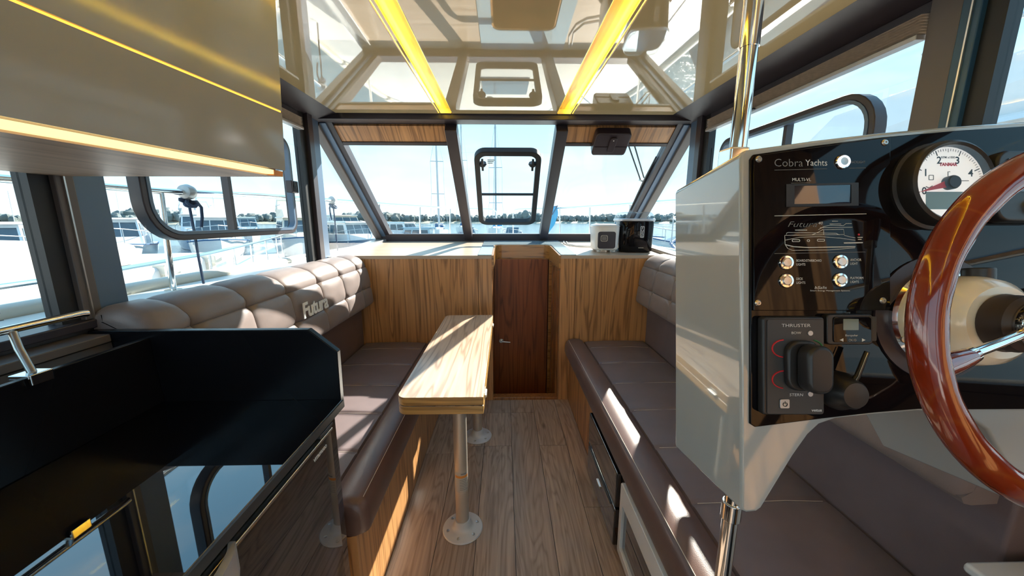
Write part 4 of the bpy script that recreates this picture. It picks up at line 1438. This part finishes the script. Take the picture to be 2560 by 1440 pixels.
make('maker_print', xf(box(0.012, 0.052, -0.1590, -0.1575, zs_ + 0.033, zs_ + 0.037), Rb), 'label_clear', im)

cb = thing('power_cable', (0.6, 3.2, shelf_z(3.2)), 'thin white power cable lying on the shelf by the appliance', 'cable')
def on_shelf(x, y, r=0.006):
    return (x, y, shelf_z(y) + r)


make('lead', tube([on_shelf(0.60, 3.63), on_shelf(0.57, 3.45), on_shelf(0.60, 3.28), on_shelf(0.67, 3.2), on_shelf(0.74, 3.18), on_shelf(0.80, 3.15), on_shelf(0.82, 3.075)], 0.0048, 8), 'rope_white', cb, smooth=True)
make('lead', tube([on_shelf(0.62, 3.60), on_shelf(0.60, 3.40), on_shelf(0.66, 3.27), on_shelf(0.74, 3.24), on_shelf(0.83, 3.22), on_shelf(0.86, 3.07)], 0.0048, 8), 'rope_white', cb, smooth=True)

wm = thing('wiper_motor_cover', WS(0.762, 0.14, -0.04), 'dark moulded wiper motor cover on the wood fascia over the starboard pane', 'motor cover')


def wpoly(pts, n):
    return [WS(x, t, n) for x, t in pts]


hv_ = WS(0, 0, 1) - WS(0, 0, 0)
make('cover', prism(wpoly(rrect(0.632, 0.878, 0.004, 0.150, 0.022, 5), -0.078), hv_ * 0.064), 'plastic_purple', wm, bevel=0.01, seg=3)
make('raised_pad', prism(wpoly([(0.632 + 0.008, 0.088), (0.870, 0.088), (0.868, 0.14), (0.644, 0.14)], -0.082), hv_ * 0.006), 'plastic_purple', wm, bevel=0.002)
make('boss', prism(wpoly(rrect(0.735, 0.783, 0.025, 0.12, 0.012, 4), -0.090), hv_ * 0.014), 'plastic_purple', wm, bevel=0.003)
make('screw', xf(lathe([(0, 0), (0.005, 0), (0.004, 0.002), (0, 0.003)], (0, 0, 0), (0, -0.59, -0.807), 12), Matrix.Translation(WS(0.758, 0.040, -0.0895))), 'steel_brushed', wm, smooth=True)

wp = thing('windscreen_wiper', WS(1.0, 0.18, 0.05), 'black pantograph windscreen wiper outside the starboard pane', 'wiper')
make('arm', tube([WS(0.93, 0.16, 0.05), WS(1.15, 0.44, 0.05)], 0.006, 8), 'plastic_black', wp)
make('arm', tube([WS(0.975, 0.16, 0.05), WS(1.17, 0.42, 0.05)], 0.006, 8), 'plastic_black', wp)
make('link', tube([WS(1.14, 0.44, 0.05), WS(1.185, 0.45, 0.045)], 0.008, 8), 'steel_brushed', wp)
make('blade', tube([WS(1.175, 0.235, 0.03), WS(1.18, 0.45, 0.035), WS(1.185, 0.72, 0.03)], [0.006, 0.012, 0.010], 8), 'rubber_black', wp)

# =================================================================== AFT END OF THE CABIN (behind the camera)
wb_ = structure('wall_back', (0, AFT, 0), 'aft bulkhead with glazed doorway')
make('panel', box(XL, -0.45, AFT - 0.05, AFT - 0.01, 0.0, 1.0), 'zebrano_upright', wb_)
make('panel', box(0.55, XR, AFT - 0.05, AFT - 0.01, 0.0, 1.0), 'zebrano_upright', wb_)
for x in (XL, -0.45, 0.55, XR):
    make('jamb', box(x - 0.03, x + 0.03, AFT - 0.06, AFT, 0.0, 2.12), 'alu_dark', wb_)
make('lintel', box(XL, XR, AFT - 0.06, AFT, 2.02, 2.17), 'alu_dark', wb_)
wr = thing('wardrobe', (1.0, -0.75, 0), 'tall zebrano wardrobe standing aft of the helm', 'wardrobe')
make('carcass', box(0.80, 1.265, AFT + 0.02, -0.30, 0.05, 2.10), 'zebrano_upright', wr)
make('plinth', box(0.82, 1.265, AFT + 0.02, -0.32, 0.0, 0.05), 'plastic_black', wr)
for a, b in ((AFT + 0.03, -0.805), (-0.795, -0.31)):
    d_ = make('door', box(0.78, 0.80, a, b, 0.07, 2.08), 'zebrano_upright', wr, bevel=0.002)
    make('knob', cyl((0.78, a + 0.42, 1.05), (0.755, a + 0.42, 1.05), 0.012, 14), 'steel_brushed', d_, smooth=True)

# =================================================================== OUTSIDE
water = structure('water', (0, 0, -1.0), 'rippled grey-blue harbour water')
make('surface', ([V(-900, -500, -1), V(900, -500, -1), V(900, 1200, -1), V(-900, 1200, -1)], [(0, 1, 2, 3)]), 'water', water)

deck = structure('deck', (0.02, 4, 1.1), 'white side decks and foredeck of the boat')
edge_p = [(-1.80, -3.4), (-1.82, 0), (-1.82, 2.0), (-1.80, 3.4), (-1.72, 5.0), (-1.45, 6.5), (-0.95, 7.7), (-0.45, 8.35)]


def mir(p):
    return (2 * XC - p[0], p[1])


outl = edge_p + [(XC, 8.6)] + [mir(p) for p in reversed(edge_p)]
for side_pts in (edge_p, [mir(p) for p in edge_p]):
    s_ = -1 if side_pts[0][0] < 0 else 1
    inner_x = (XL - 0.052) if s_ < 0 else (XR + 0.052)
    vv, ff = [], []
    for x, y in side_pts[:4]:
        for z in (1.06, 1.10):
            vv += [V(x, y, z), V(inner_x, y, z)]
    n4 = 4
    for i in range(3):
        a, b = i * n4, (i + 1) * n4
        ff += [(a, a + 1, b + 1, b), (a + 2, b + 2, b + 3, a + 3), (a, b, b + 2, a + 2), (a + 1, a + 3, b + 3, b + 1)]
    make('side_deck', (vv, ff), 'deck_white', deck)
fore = [(-1.80, 3.4), (-1.72, 5.0), (-1.45, 6.5), (-0.95, 7.7), (-0.45, 8.35), (XC, 8.6)]
fore = fore + [mir(p) for p in reversed(fore[:-1])]
make('foredeck', prism([(x, y, 1.06) for x, y in fore], (0, 0, 0.04)), 'deck_white', deck)
make('coachroof', hexa([(-1.15, 3.80, 1.10), (1.19, 3.80, 1.10), (0.65, 6.6, 1.10), (-0.61, 6.6, 1.10)], [(-1.05, 3.80, 1.20), (1.09, 3.80, 1.20), (0.5, 6.2, 1.13), (-0.46, 6.2, 1.13)]), 'boat_cream', deck, bevel=0.03, seg=3)
make('skylight', hexa([(-0.28, 4.5, 1.155), (0.32, 4.5, 1.155), (0.32, 5.1, 1.14), (-0.28, 5.1, 1.14)], [(-0.26, 4.52, 1.20), (0.30, 4.52, 1.20), (0.30, 5.08, 1.185), (-0.26, 5.08, 1.185)]), 'boat_glass', deck, bevel=0.01)
make('toe_rail', tube([(x, y, 1.115) for x, y in outl], 0.035, 10), 'boat_cream', deck, smooth=True)
hv2, hf2 = [], []
for x, y in outl:
    hv2 += [V(x, y, 1.08), V(XC + (x - XC) * 0.82, y * 0.96 if y > 5 else y, -1.05)]
for i in range(len(outl) - 1):
    hf2.append((2 * i, 2 * i + 1, 2 * i + 3, 2 * i + 2))
make('topside', (hv2, hf2), 'boat_white', deck)
make('cockpit_sole', box(-1.28, 1.32, -3.4, AFT - 0.06, -0.03, 0.0), 'teak', deck)
make('cockpit_side', box(-1.34, -1.28, -3.4, AFT - 0.06, -0.03, 1.06), 'boat_white', deck)
make('cockpit_side', box(1.32, 1.38, -3.4, AFT - 0.06, -0.03, 1.06), 'boat_white', deck)
make('transom', box(-1.8, 1.84, -3.46, -3.4, -0.9, 0.85), 'boat_white', deck)


def bow_rail(s, label):
    pts = [(-1.64, -3.2, 1.57), (-1.64, 0, 1.575), (-1.64, 1.81, 1.585), (-1.63, 2.5, 1.61), (-1.61, 3.6, 1.635), (-1.52, 5.0, 1.655), (-1.22, 6.5, 1.67), (-0.78, 7.6, 1.68), (-0.30, 8.1, 1.68), (-0.22, 8.17, 1.67), (-0.17, 8.22, 1.63), (-0.165, 8.225, 1.55), (-0.165, 8.225, 1.11)]
    if s > 0:
        pts = [(2 * XC - x, y, z) for x, y, z in pts]
    r = thing('bow_rail', (pts[2][0], pts[2][1], 1.1), label, 'railing', 'rails around the deck')
    make('top_tube', tube(pts, 0.0145, 12), 'chrome', r, smooth=True)
    for i, y in enumerate((-1.2, 0.3, 1.81, 3.25, 4.6, 5.9, 7.0)):
        for (xa, ya, za), (xb_, yb_, zb_) in zip(pts[:-1], pts[1:]):
            if ya <= y <= yb_:
                f = (y - ya) / (yb_ - ya)
                x = xa + (xb_ - xa) * f
                z = za + (zb_ - za) * f
        st = make('stanchion', cyl((x - (0.02 if s < 0 else -0.02), y, 1.10), (x, y, z), 0.0135, 12), 'chrome', r, smooth=True)
        make('base_flange', cyl((x - (0.02 if s < 0 else -0.02), y, 1.10), (x - (0.02 if s < 0 else -0.02), y, 1.108), 0.035, 16), 'chrome', st, smooth=True)
    return r


bow_rail(-1, 'polished steel guard rail along the port side deck, left in view')
bow_rail(1, 'polished steel guard rail along the starboard side deck, right in view')


def rope(x, y, z, label, sc=1.0, flip=1):
    t = thing('fender_rope', (x, y, 1.1), label, 'rope', 'ropes knotted on the rail')
    make('clasp', xf(lathe([(0.016, -0.03 * sc), (0.034 * sc, -0.022 * sc), (0.040 * sc, 0.0), (0.034 * sc, 0.022 * sc), (0.016, 0.03 * sc)], (0, 0, 0), (0, 1, 0), 20), Matrix.Translation(V(x, y, z))), 'blind_rail', t, smooth=True)
    kn = []
    for k in range(40):
        a = 2 * PI * k / 40
        kn.append((x + 0.022 * sc * math.sin(2 * a), y + 0.026 * sc * math.sin(3 * a + 0.4), z - 0.055 * sc + 0.018 * sc * math.cos(2 * a + 1.0)))
    make('knot', tube(kn, 0.0085 * sc, 7, closed=True), 'rope_navy', t, smooth=True)
    make('fall', tube([(x, y, z - 0.055), (x + 0.004, y, z - 0.2), (x - 0.003, y + 0.01, z - 0.35), (x, y + 0.012, 1.108)], 0.0065 * sc, 7), 'rope_navy', t, smooth=True)
    make('tail', tube([(x, y + 0.01 * flip, z - 0.05), (x, y + 0.05 * flip, z - 0.045), (x, y + 0.075 * flip, z - 0.075), (x, y + 0.07 * flip, z - 0.13), (x, y + 0.055 * flip, z - 0.18)], 0.0075 * sc, 7), 'rope_navy', t, smooth=True)


rope(-1.64, 1.96, 1.592, 'navy rope knotted on the rail seen through the port sliding window')
rope(-1.612, 3.52, 1.633, 'navy rope with a curved tail knotted on the rail by the port quarter window', 1.0, -1)
rope(1.64, 4.35, 1.648, 'short dark rope tied on the rail above the ice maker', 1.0)

bf = thing('blue_cover', (0.98, 7.1, 1.1), 'bright blue cloth cover hanging folded on the bow rail', 'cover')
vv, ff = [], []
for i in range(13):
    u = i / 12
    wd = 0.075 * math.sin(PI * min(1, 0.12 + u * 0.8)) + 0.012
    for j in range(14):
        a = 2 * PI * j / 14
        rr = wd * (1 + 0.35 * math.sin(4 * a + 5 * u))
        vv.append(V(0.98 + rr * math.cos(a) - 0.13 * u, 7.1 + rr * 0.6 * math.sin(a), 1.715 - 0.5 * u))
for i in range(12):
    for j in range(14):
        ff.append((i * 14 + j, i * 14 + (j + 1) % 14, (i + 1) * 14 + (j + 1) % 14, (i + 1) * 14 + j))
ff += [tuple(range(14))[::-1], tuple(range(12 * 14, 13 * 14))]
make('cloth', (vv, ff), 'cover_cyan', bf, smooth=True)
make('tie', tube([(0.98, 7.06, 1.70), (1.02, 7.0, 1.715), (0.98, 6.98, 1.66), (0.93, 7.04, 1.55)], 0.008, 6), 'rope_navy', bf, smooth=True)


# ---- generic moored boats, built along +x, waterline at z = 0
def hull_geo(L, B, h):
    v, fs = [], []
    N_ = 12
    for i in range(N_ + 1):
        u = i / N_
        b = B / 2 * (1 - max(0, (u - 0.35) / 0.65) ** 2.4) * (0.92 + 0.08 * min(1, u / 0.3))
        b = max(b, 0.02)
        zs = h * (1 + 0.28 * u * u)
        x = -L / 2 + L * u
        rake = 0.55 * max(0, (u - 0.6) / 0.4)
        for px, pz, dx in ((b, zs, rake * 0.5), (b * 0.96, zs * 0.55, rake * 0.2), (b * 0.82, 0.02, -0.1 * rake), (0, -0.35, -0.6 * rake), (-b * 0.82, 0.02, -0.1 * rake), (-b * 0.96, zs * 0.55, rake * 0.2), (-b, zs, rake * 0.5)):
            v.append(V(x + dx, px, pz))
    for i in range(N_):
        for k in range(6):
            fs.append((i * 7 + k, i * 7 + k + 1, (i + 1) * 7 + k + 1, (i + 1) * 7 + k))
        fs.append((i * 7 + 6, i * 7, (i + 1) * 7, (i + 1) * 7 + 6))
    fs += [tuple(range(7)), tuple(range(N_ * 7, N_ * 7 + 7))[::-1]]
    return v, fs


def motorboat(name, label, loc, rot, L, B=None, hull='boat_white', cabin='boat_white', style='hardtop', group='motor boats moored in the harbour'):
    B = B or L * 0.31
    h = 0.105 * L + 0.15
    r = thing(name, loc, label, 'boat', group, Euler((0, 0, rot), 'XYZ'))
    k = dict(local=True)
    make('hull', hull_geo(L, B, h), hull, r, smooth=True, **k)
    make('rub_rail', tube([(-L / 2, B / 2 * 0.94, h * 0.98), (-L * 0.1, B / 2 * 1.01, h), (L * 0.2, B / 2 * 0.93, h * 1.12), (L * 0.42, B / 2 * 0.45, h * 1.25), (L * 0.53, 0, h * 1.3), (L * 0.42, -B / 2 * 0.45, h * 1.25), (L * 0.2, -B / 2 * 0.93, h * 1.12), (-L * 0.1, -B / 2 * 1.01, h), (-L / 2, -B / 2 * 0.94, h * 0.98)], 0.04, 6), 'canvas_blue' if hull == 'boat_white' else 'boat_white', r, **k)
    x0, x1 = -L * 0.30, L * 0.20
    w_ = B * 0.40
    ch = L * 0.105 + 0.45
    z0, z1 = h * 0.98, h + ch
    # fore cabin trunk
    make('trunk', hexa([(x1 - 0.3, -w_ * 0.95, z0), (L * 0.38, -w_ * 0.5, z0), (L * 0.38, w_ * 0.5, z0), (x1 - 0.3, w_ * 0.95, z0)], [(x1 - 0.3, -w_ * 0.85, z0 + 0.55), (L * 0.34, -w_ * 0.35, z0 + 0.3), (L * 0.34, w_ * 0.35, z0 + 0.3), (x1 - 0.3, w_ * 0.85, z0 + 0.55)]), cabin, r, **k)
    if style != 'open':
        fr2 = 0.16 * L * 0.5
        make('deckhouse', hexa([(x0, -w_, z0), (x1, -w_, z0), (x1, w_, z0), (x0, w_, z0)], [(x0 + 0.15, -w_ * 0.86, z1), (x1 - fr2, -w_ * 0.82, z1), (x1 - fr2, w_ * 0.82, z1), (x0 + 0.15, w_ * 0.86, z1)]), cabin, r, **k)

        def sidepanel(f0, f1, s):
            za, zb = z0 + ch * 0.42, z0 + ch * 0.88
            def pt(f, z, e=0.012):
                t = (z - z0) / (z1 - z0)
                xa = x0 + 0.15 * t
                xb2 = x1 - fr2 * t
                y = w_ * (1 - 0.16 * t) + e
                return (xa + (xb2 - xa) * f, s * y, z)
            return prism([pt(f0, za), pt(f1, za), pt(f1 - 0.015, zb), pt(f0 + 0.01, zb)], (0, -s * 0.02, 0))
        for s in (-1, 1):
            for f0, f1 in ((0.06, 0.34), (0.37, 0.64), (0.67, 0.93)):
                make('side_window', sidepanel(f0, f1, s), 'boat_glass', r, **k)
        for s0, s1 in ((-0.92, -0.34), (-0.30, 0.30), (0.34, 0.92)):
            za, zb = 0.40, 0.90
            P0 = []
            for t, e0 in ((za, s0), (za, s1), (zb, s1), (zb, s0)):
                P0.append((x1 - fr2 * t + 0.015, e0 * w_ * (1 - 0.18 * t), z0 + ch * t))
            make('windscreen', prism(P0, (-0.03, 0, 0)), 'boat_glass', r, **k)
        make('roof', hexa([(x0 - 0.5, -w_ * 0.92, z1), (x1 - fr2 + 0.25, -w_ * 0.88, z1), (x1 - fr2 + 0.25, w_ * 0.88, z1), (x0 - 0.5, w_ * 0.92, z1)], [(x0 - 0.4, -w_ * 0.84, z1 + 0.09), (x1 - fr2 + 0.05, -w_ * 0.78, z1 + 0.07), (x1 - fr2 + 0.05, w_ * 0.78, z1 + 0.07), (x0 - 0.4, w_ * 0.84, z1 + 0.09)]), cabin, r, **k)
    if style == 'fly':
        make('flybridge', hexa([(x0 - 0.3, -w_ * 0.8, z1 + 0.08), (x1 - fr2 - 0.4, -w_ * 0.72, z1 + 0.08), (x1 - fr2 - 0.4, w_ * 0.72, z1 + 0.08), (x0 - 0.3, w_ * 0.8, z1 + 0.08)], [(x0 - 0.3, -w_ * 0.85, z1 + 0.62), (x1 - fr2 - 1.1, -w_ * 0.72, z1 + 0.55), (x1 - fr2 - 1.1, w_ * 0.72, z1 + 0.55), (x0 - 0.3, w_ * 0.85, z1 + 0.62)]), cabin, r, **k)
        make('radar_arch', tube([(x0 + 0.2, -w_ * 0.82, z1 + 0.5), (x0 - 0.2, -w_ * 0.7, z1 + 1.25), (x0 - 0.2, w_ * 0.7, z1 + 1.25), (x0 + 0.2, w_ * 0.82, z1 + 0.5)], 0.07, 8), cabin, r, **k)
        for yy in (-w_ * 0.8, w_ * 0.8):
            make('fly_rail', tube([(x0 - 0.3, yy, z1 + 0.85), (x0 + (x1 - x0) * 0.5, yy * 0.97, z1 + 0.85)], 0.025, 6), 'mast_grey', r, **k)
    if style == 'canvas' or style == 'open':
        zc = (z1 if style != 'open' else h + 0.5)
        make('canvas', hexa([(-L * 0.47, -w_, h * 0.95), (x0 + 0.3, -w_, h * 0.95), (x0 + 0.3, w_, h * 0.95), (-L * 0.47, w_, h * 0.95)], [(-L * 0.40, -w_ * 0.8, zc), (x0 + 0.3, -w_ * 0.84, zc + 0.05), (x0 + 0.3, w_ * 0.84, zc + 0.05), (-L * 0.40, w_ * 0.8, zc)]), 'canvas_grey', r, bevel=0.05, **k)
    if style == 'open':
        make('screen', hexa([(x1 - 0.2, -w_ * 0.9, h + 0.35), (x1 + 0.1, -w_ * 0.8, h + 0.35), (x1 + 0.1, w_ * 0.8, h + 0.35), (x1 - 0.2, w_ * 0.9, h + 0.35)], [(x1 - 0.8, -w_ * 0.8, h + 1.0), (x1 - 0.75, -w_ * 0.75, h + 1.0), (x1 - 0.75, w_ * 0.75, h + 1.0), (x1 - 0.8, w_ * 0.8, h + 1.0)]), 'boat_glass', r, **k)
    # bow rail with stanchions
    rp = [(L * 0.02, B * 0.47, h + 0.65), (L * 0.25, B * 0.43, h * 1.16 + 0.65), (L * 0.42, B * 0.22, h * 1.25 + 0.68), (L * 0.51, 0, h * 1.3 + 0.7), (L * 0.42, -B * 0.22, h * 1.25 + 0.68), (L * 0.25, -B * 0.43, h * 1.16 + 0.65), (L * 0.02, -B * 0.47, h + 0.65)]
    rl = make('rail', tube(rp, 0.022, 6), 'mast_grey', r, **k)
    for p in rp:
        make('rail_post', cyl((p[0], p[1], p[2] - 0.68), p, 0.016, 6), 'mast_grey', rl, **k)
    make('antenna', cyl((x0, 0, z1), (x0 - 0.15, 0, z1 + 1.5), 0.012, 5), 'mast_grey', r, **k)
    return r


def sailboat(label, loc, rot, L, mast, spreaders, hull='boat_white', cover='canvas_blue'):
    r = thing('sailing_boat', loc, label, 'boat', 'sailing boats at their moorings', Euler((0, 0, rot), 'XYZ'))
    k = dict(local=True)
    h = 0.09 * L + 0.15
    B = L * 0.29
    make('hull', hull_geo(L, B, h), hull, r, smooth=True, **k)
    make('coachroof', hexa([(-L * 0.15, -B * 0.27, h), (L * 0.25, -B * 0.17, h * 1.05), (L * 0.25, B * 0.17, h * 1.05), (-L * 0.15, B * 0.27, h)], [(-L * 0.13, -B * 0.22, h + 0.42), (L * 0.18, -B * 0.12, h + 0.38), (L * 0.18, B * 0.12, h + 0.38), (-L * 0.13, B * 0.22, h + 0.42)]), hull, r, bevel=0.05, **k)
    for s in (-1, 1):
        make('portlight', hexa([(-L * 0.08, s * B * 0.262 - 0.02, h + 0.16), (L * 0.08, s * B * 0.232 - 0.02, h + 0.16), (L * 0.08, s * B * 0.232 + 0.02, h + 0.16), (-L * 0.08, s * B * 0.262 + 0.02, h + 0.16)], [(-L * 0.08, s * B * 0.25 - 0.02, h + 0.3), (L * 0.08, s * B * 0.22 - 0.02, h + 0.3), (L * 0.08, s * B * 0.22 + 0.02, h + 0.3), (-L * 0.08, s * B * 0.25 + 0.02, h + 0.3)]), 'boat_glass', r, **k)
    mx = L * 0.1
    make('mast', cyl((mx, 0, h), (mx, 0, mast), 0.15, 10, 0.11), 'mast_grey', r, smooth=True, **k)
    make('boom', tube([(mx, 0, h + 1.25), (mx - L * 0.38, 0, h + 1.3)], 0.06, 8), 'mast_grey', r, **k)
    make('sail_cover', tube([(mx - 0.05, 0, h + 1.85), (mx - 0.15, 0, h + 1.45), (mx - L * 0.2, 0, h + 1.42), (mx - L * 0.36, 0, h + 1.36)], [0.10, 0.2, 0.17, 0.08], 10), cover, r, smooth=True, **k)
    sw = L * 0.09
    for f in spreaders:
        z = mast * f
        make('spreader', cyl((mx, -sw, z), (mx, sw, z), 0.05, 6), 'mast_grey', r, **k)
    for s in (-1, 1):
        pts = [(mx, s * B * 0.45, h)] + [(mx, s * sw, mast * f) for f in spreaders] + [(mx, 0, mast * 0.98)]
        make('shroud', tube(pts, 0.02, 5), 'mast_grey', r, **k)
    make('forestay', cyl((L * 0.48, 0, h * 1.25), (mx, 0, mast * 0.97), 0.03, 6), 'mast_grey', r, **k)
    make('backstay', cyl((-L * 0.48, 0, h), (mx, 0, mast * 0.98), 0.011, 5), 'mast_grey', r, **k)
    make('pulpit', tube([(L * 0.30, B * 0.28, h * 1.1), (L * 0.32, B * 0.28, h * 1.1 + 0.6), (L * 0.47, 0, h * 1.25 + 0.65), (L * 0.32, -B * 0.28, h * 1.1 + 0.6), (L * 0.30, -B * 0.28, h * 1.1)], 0.02, 6), 'mast_grey', r, **k)
    make('sprayhood', hexa([(-L * 0.22, -B * 0.26, h), (-L * 0.1, -B * 0.26, h), (-L * 0.1, B * 0.26, h), (-L * 0.22, B * 0.26, h)], [(-L * 0.22, -B * 0.2, h + 0.95), (-L * 0.14, -B * 0.2, h + 0.9), (-L * 0.14, B * 0.2, h + 0.9), (-L * 0.22, B * 0.2, h + 0.95)]), cover, r, bevel=0.06, **k)
    return r


W0 = -1.0
D = math.radians
motorboat('motor_cruiser', 'moored cruiser with grey canvas cockpit beyond the aft port window', (-21.5, 15.9, W0), D(-50), 8.0, style='canvas')
motorboat('motor_cruiser', 'white hardtop cruiser seen behind the thick rail stanchion', (-20.3, 19.5, W0), D(-50), 9.0, style='hardtop')
motorboat('motor_cruiser', 'white flybridge cruiser seen behind the sliding window divider', (-17.2, 22.3, W0), D(-52), 9.5, style='fly')
motorboat('motor_cruiser', 'cream-roofed flybridge cruiser at the right end of the port sliding window', (-14.0, 25.2, W0), D(-54), 9.5, style='fly', cabin='boat_cream')
motorboat('motor_cruiser', 'blue-hulled cruiser seen through the port quarter window', (-10.9, 26.0, W0), D(-40), 8.0, hull='boat_blue', style='hardtop')
motorboat('motor_cruiser', 'pale cruiser with canvas behind the blue hull at the quarter window', (-17.5, 40.0, W0), D(-50), 11, style='canvas', cabin='boat_cream')
motorboat('motor_cruiser', 'far white flybridge cruiser above the rail in the port window', (-27.0, 33.0, W0), D(-48), 11, style='fly', hull='boat_blue')
motorboat('motor_cruiser', 'far canvas-backed cruiser above the lower bar of the port sliding window', (-28.5, 40.5, W0), D(-48), 10, style='canvas', cabin='plate_bluegrey')
motorboat('motor_cruiser', 'distant white hardtop cruiser behind the post of the port quarter window', (-23.5, 45.5, W0), D(-50), 10, style='hardtop')
motorboat('motor_cruiser', 'small white cruiser at the left edge of the port windscreen pane', (-10.6, 38.5, W0), D(-30), 7.5, style='hardtop')
motorboat('motor_cruiser', 'broad pale blue-grey cabin boat beyond the port windscreen pane', (-7.6, 31.0, W0), D(172), 5.6, style='hardtop', cabin='plate_bluegrey')
motorboat('motor_cruiser', 'tall white flybridge cruiser moored close to starboard', (5.4, 4.5, W0), D(90), 12.5, style='fly')
motorboat('motor_cruiser', 'white cruiser farther off beyond the starboard quarter window', (11.5, 19.5, W0), D(120), 9, style='hardtop')
sailboat('sailing boat under the left mast, in the port windscreen pane', (-9.2, 52, W0), D(-80), 9.5, 14.2, (0.42, 0.72))
sailboat('sailing boat whose mast stands left of the hatch frame', (-7.3, 66, W0), D(-85), 10, 19.0, (0.36, 0.66))
sailboat('sailing boat whose mast shows inside the hatch frame', (-1.1, 55, W0), D(-95), 10.5, 16.4, (0.30, 0.60), cover='cover_cyan')
motorboat('sport_boat', 'low open sports boat just left under the hatch frame', (-3.6, 36, W0), D(-75), 5.6, style='open')
motorboat('sport_boat', 'low open sports boat right under the hatch frame', (0.9, 35, W0), D(-100), 5.8, style='open')

# white yacht lying alongside to port
ny = thing('motor_yacht', (-4.5, 1.5, -1.0), 'big white yacht lying close alongside beyond the port windows', 'boat')
sb = [(-2.45, -9), (-2.45, -2), (-2.50, 1.0), (-2.62, 2.4), (-3.0, 3.8), (-3.6, 5.3), (-4.4, 7.2), (-5.3, 8.8)]
pb2 = [(-6.6, -9), (-6.9, -2), (-7.0, 2), (-6.9, 4.5), (-6.5, 6.8), (-5.9, 8.3)]
plan = sb + pb2[::-1]
nv, nf = [], []
for z, ins in ((-1.3, 0.75), (-0.4, 0.90), (0.55, 1.0), (0.66, 1.0)):
    for x, y in plan:
        nv.append(V(-4.7 + (x + 4.7) * ins, y if ins == 1.0 else y * (0.97 if y > 0 else 1), z))
m = len(plan)
for i in range(3):
    nf += [(i * m + k, i * m + (k + 1) % m, (i + 1) * m + (k + 1) % m, (i + 1) * m + k) for k in range(m)]
nf.append(tuple(range(3 * m, 4 * m)))
make('hull', (nv, nf), 'boat_white', ny)


def inset_plan(d, y_max):
    return [(x - (d if x > -4.7 else -d), y) for x, y in plan if y < y_max]


make('trunk', prism([(x, y, 0.66) for x, y in inset_plan(0.42, 6.0)], (0, 0, 0.34)), 'boat_white', ny, bevel=0.05, seg=3)
make('coachroof', prism([(x, y, 1.0) for x, y in inset_plan(0.75, 4.6)], (0, 0, 0.22)), 'boat_cream', ny, bevel=0.08, seg=3)
make('wheelhouse', hexa([(-6.0, -9, 1.2), (-3.5, -9, 1.2), (-3.5, -1.2, 1.2), (-6.0, -1.2, 1.2)], [(-5.8, -9, 2.3), (-3.8, -9, 2.3), (-3.8, -2.4, 2.3), (-5.8, -2.4, 2.3)]), 'boat_white', ny, bevel=0.05)
for y0 in (-1.3, 0.3, 1.55):
    make('portlight', prism([(-2.874 - 0.012 * 0, y, z) for y, z in rrect(y0, y0 + 0.62, 0.74, 0.90, 0.05, 4)], (0.02, 0, 0)), 'boat_glass', ny)
rp = [(x + 0.06 * (1 if x > -4.7 else -1) * -1, y, 1.10 + 0.02 * max(0, y) / 8) for x, y in sb]
rl = make('rail', tube(rp, 0.017, 8), 'chrome', ny, smooth=True)
for a, b in zip(rp[:-1], rp[1:]):
    for f in (0.0, 0.5):
        x, y = a[0] + (b[0] - a[0]) * f, a[1] + (b[1] - a[1]) * f
        make('rail_post', cyl((x, y, 0.66), (x, y, 1.10), 0.013, 8), 'chrome', rl)
for y, x in ((3.6, -3.4), (4.6, -3.75)):
    make('deck_vent', join(box(x - 0.08, x + 0.08, y - 0.05, y + 0.05, 0.66, 0.95), box(x - 0.02, x + 0.16, y - 0.06, y + 0.06, 0.92, 1.02)), 'boat_cream', ny, bevel=0.015)

# far shore
shore = structure('shore', (0, 300, -1), 'low wooded far shore')
vv, ff = [], []
seg_n = 60
for k in range(seg_n + 1):
    a = D(-80 + 150 * k / seg_n)
    for r_, z in ((285, -1.0), (292, 0.3), (520, 3.0)):
        vv.append(V(r_ * math.sin(a), r_ * math.cos(a), z))
for k in range(seg_n):
    for j in range(2):
        ff.append((k * 3 + j, k * 3 + j + 1, (k + 1) * 3 + j + 1, (k + 1) * 3 + j))
make('bank', (vv, ff), 'land', shore)
ico_v = [V(math.cos(a) * math.cos(b), math.sin(a) * math.cos(b), math.sin(b)) for b in (-0.9, -0.2, 0.5, 1.1) for a in [2 * PI * k / 7 for k in range(7)]] + [V(0, 0, 1)]
ico_f = [(i * 7 + k, i * 7 + (k + 1) % 7, (i + 1) * 7 + (k + 1) % 7, (i + 1) * 7 + k) for i in range(3) for k in range(7)] + [(21 + k, 21 + (k + 1) % 7, 28) for k in range(7)]
tv, tf = [], []
for k in range(2600):
    a = D(random.uniform(-78, 68))
    r_ = random.uniform(292, 350)
    big = 0.55 + 0.45 * math.sin(a * 23) * math.sin(a * 7.3 + 1)
    s_ = random.uniform(1.4, 3.0) * (0.55 + 0.75 * max(0, big))
    c_ = V(r_ * math.sin(a), r_ * math.cos(a), 0.4 + s_ * random.uniform(0.5, 1.2))
    off = len(tv)
    rz = random.uniform(0, 6)
    for p in ico_v:
        q_ = p * random.uniform(0.8, 1.2)
        tv.append(c_ + V((q_.x * math.cos(rz) - q_.y * math.sin(rz)) * s_, (q_.x * math.sin(rz) + q_.y * math.cos(rz)) * s_, q_.z * s_ * 1.1))
    tf += [tuple(i + off for i in f) for f in ico_f]
trees = make('distant_trees', (tv, tf), 'foliage_hazy', None, smooth=True, fix=False)
props(trees, 'hazy grey-green band of trees along the far shore', 'trees', None, 'stuff')
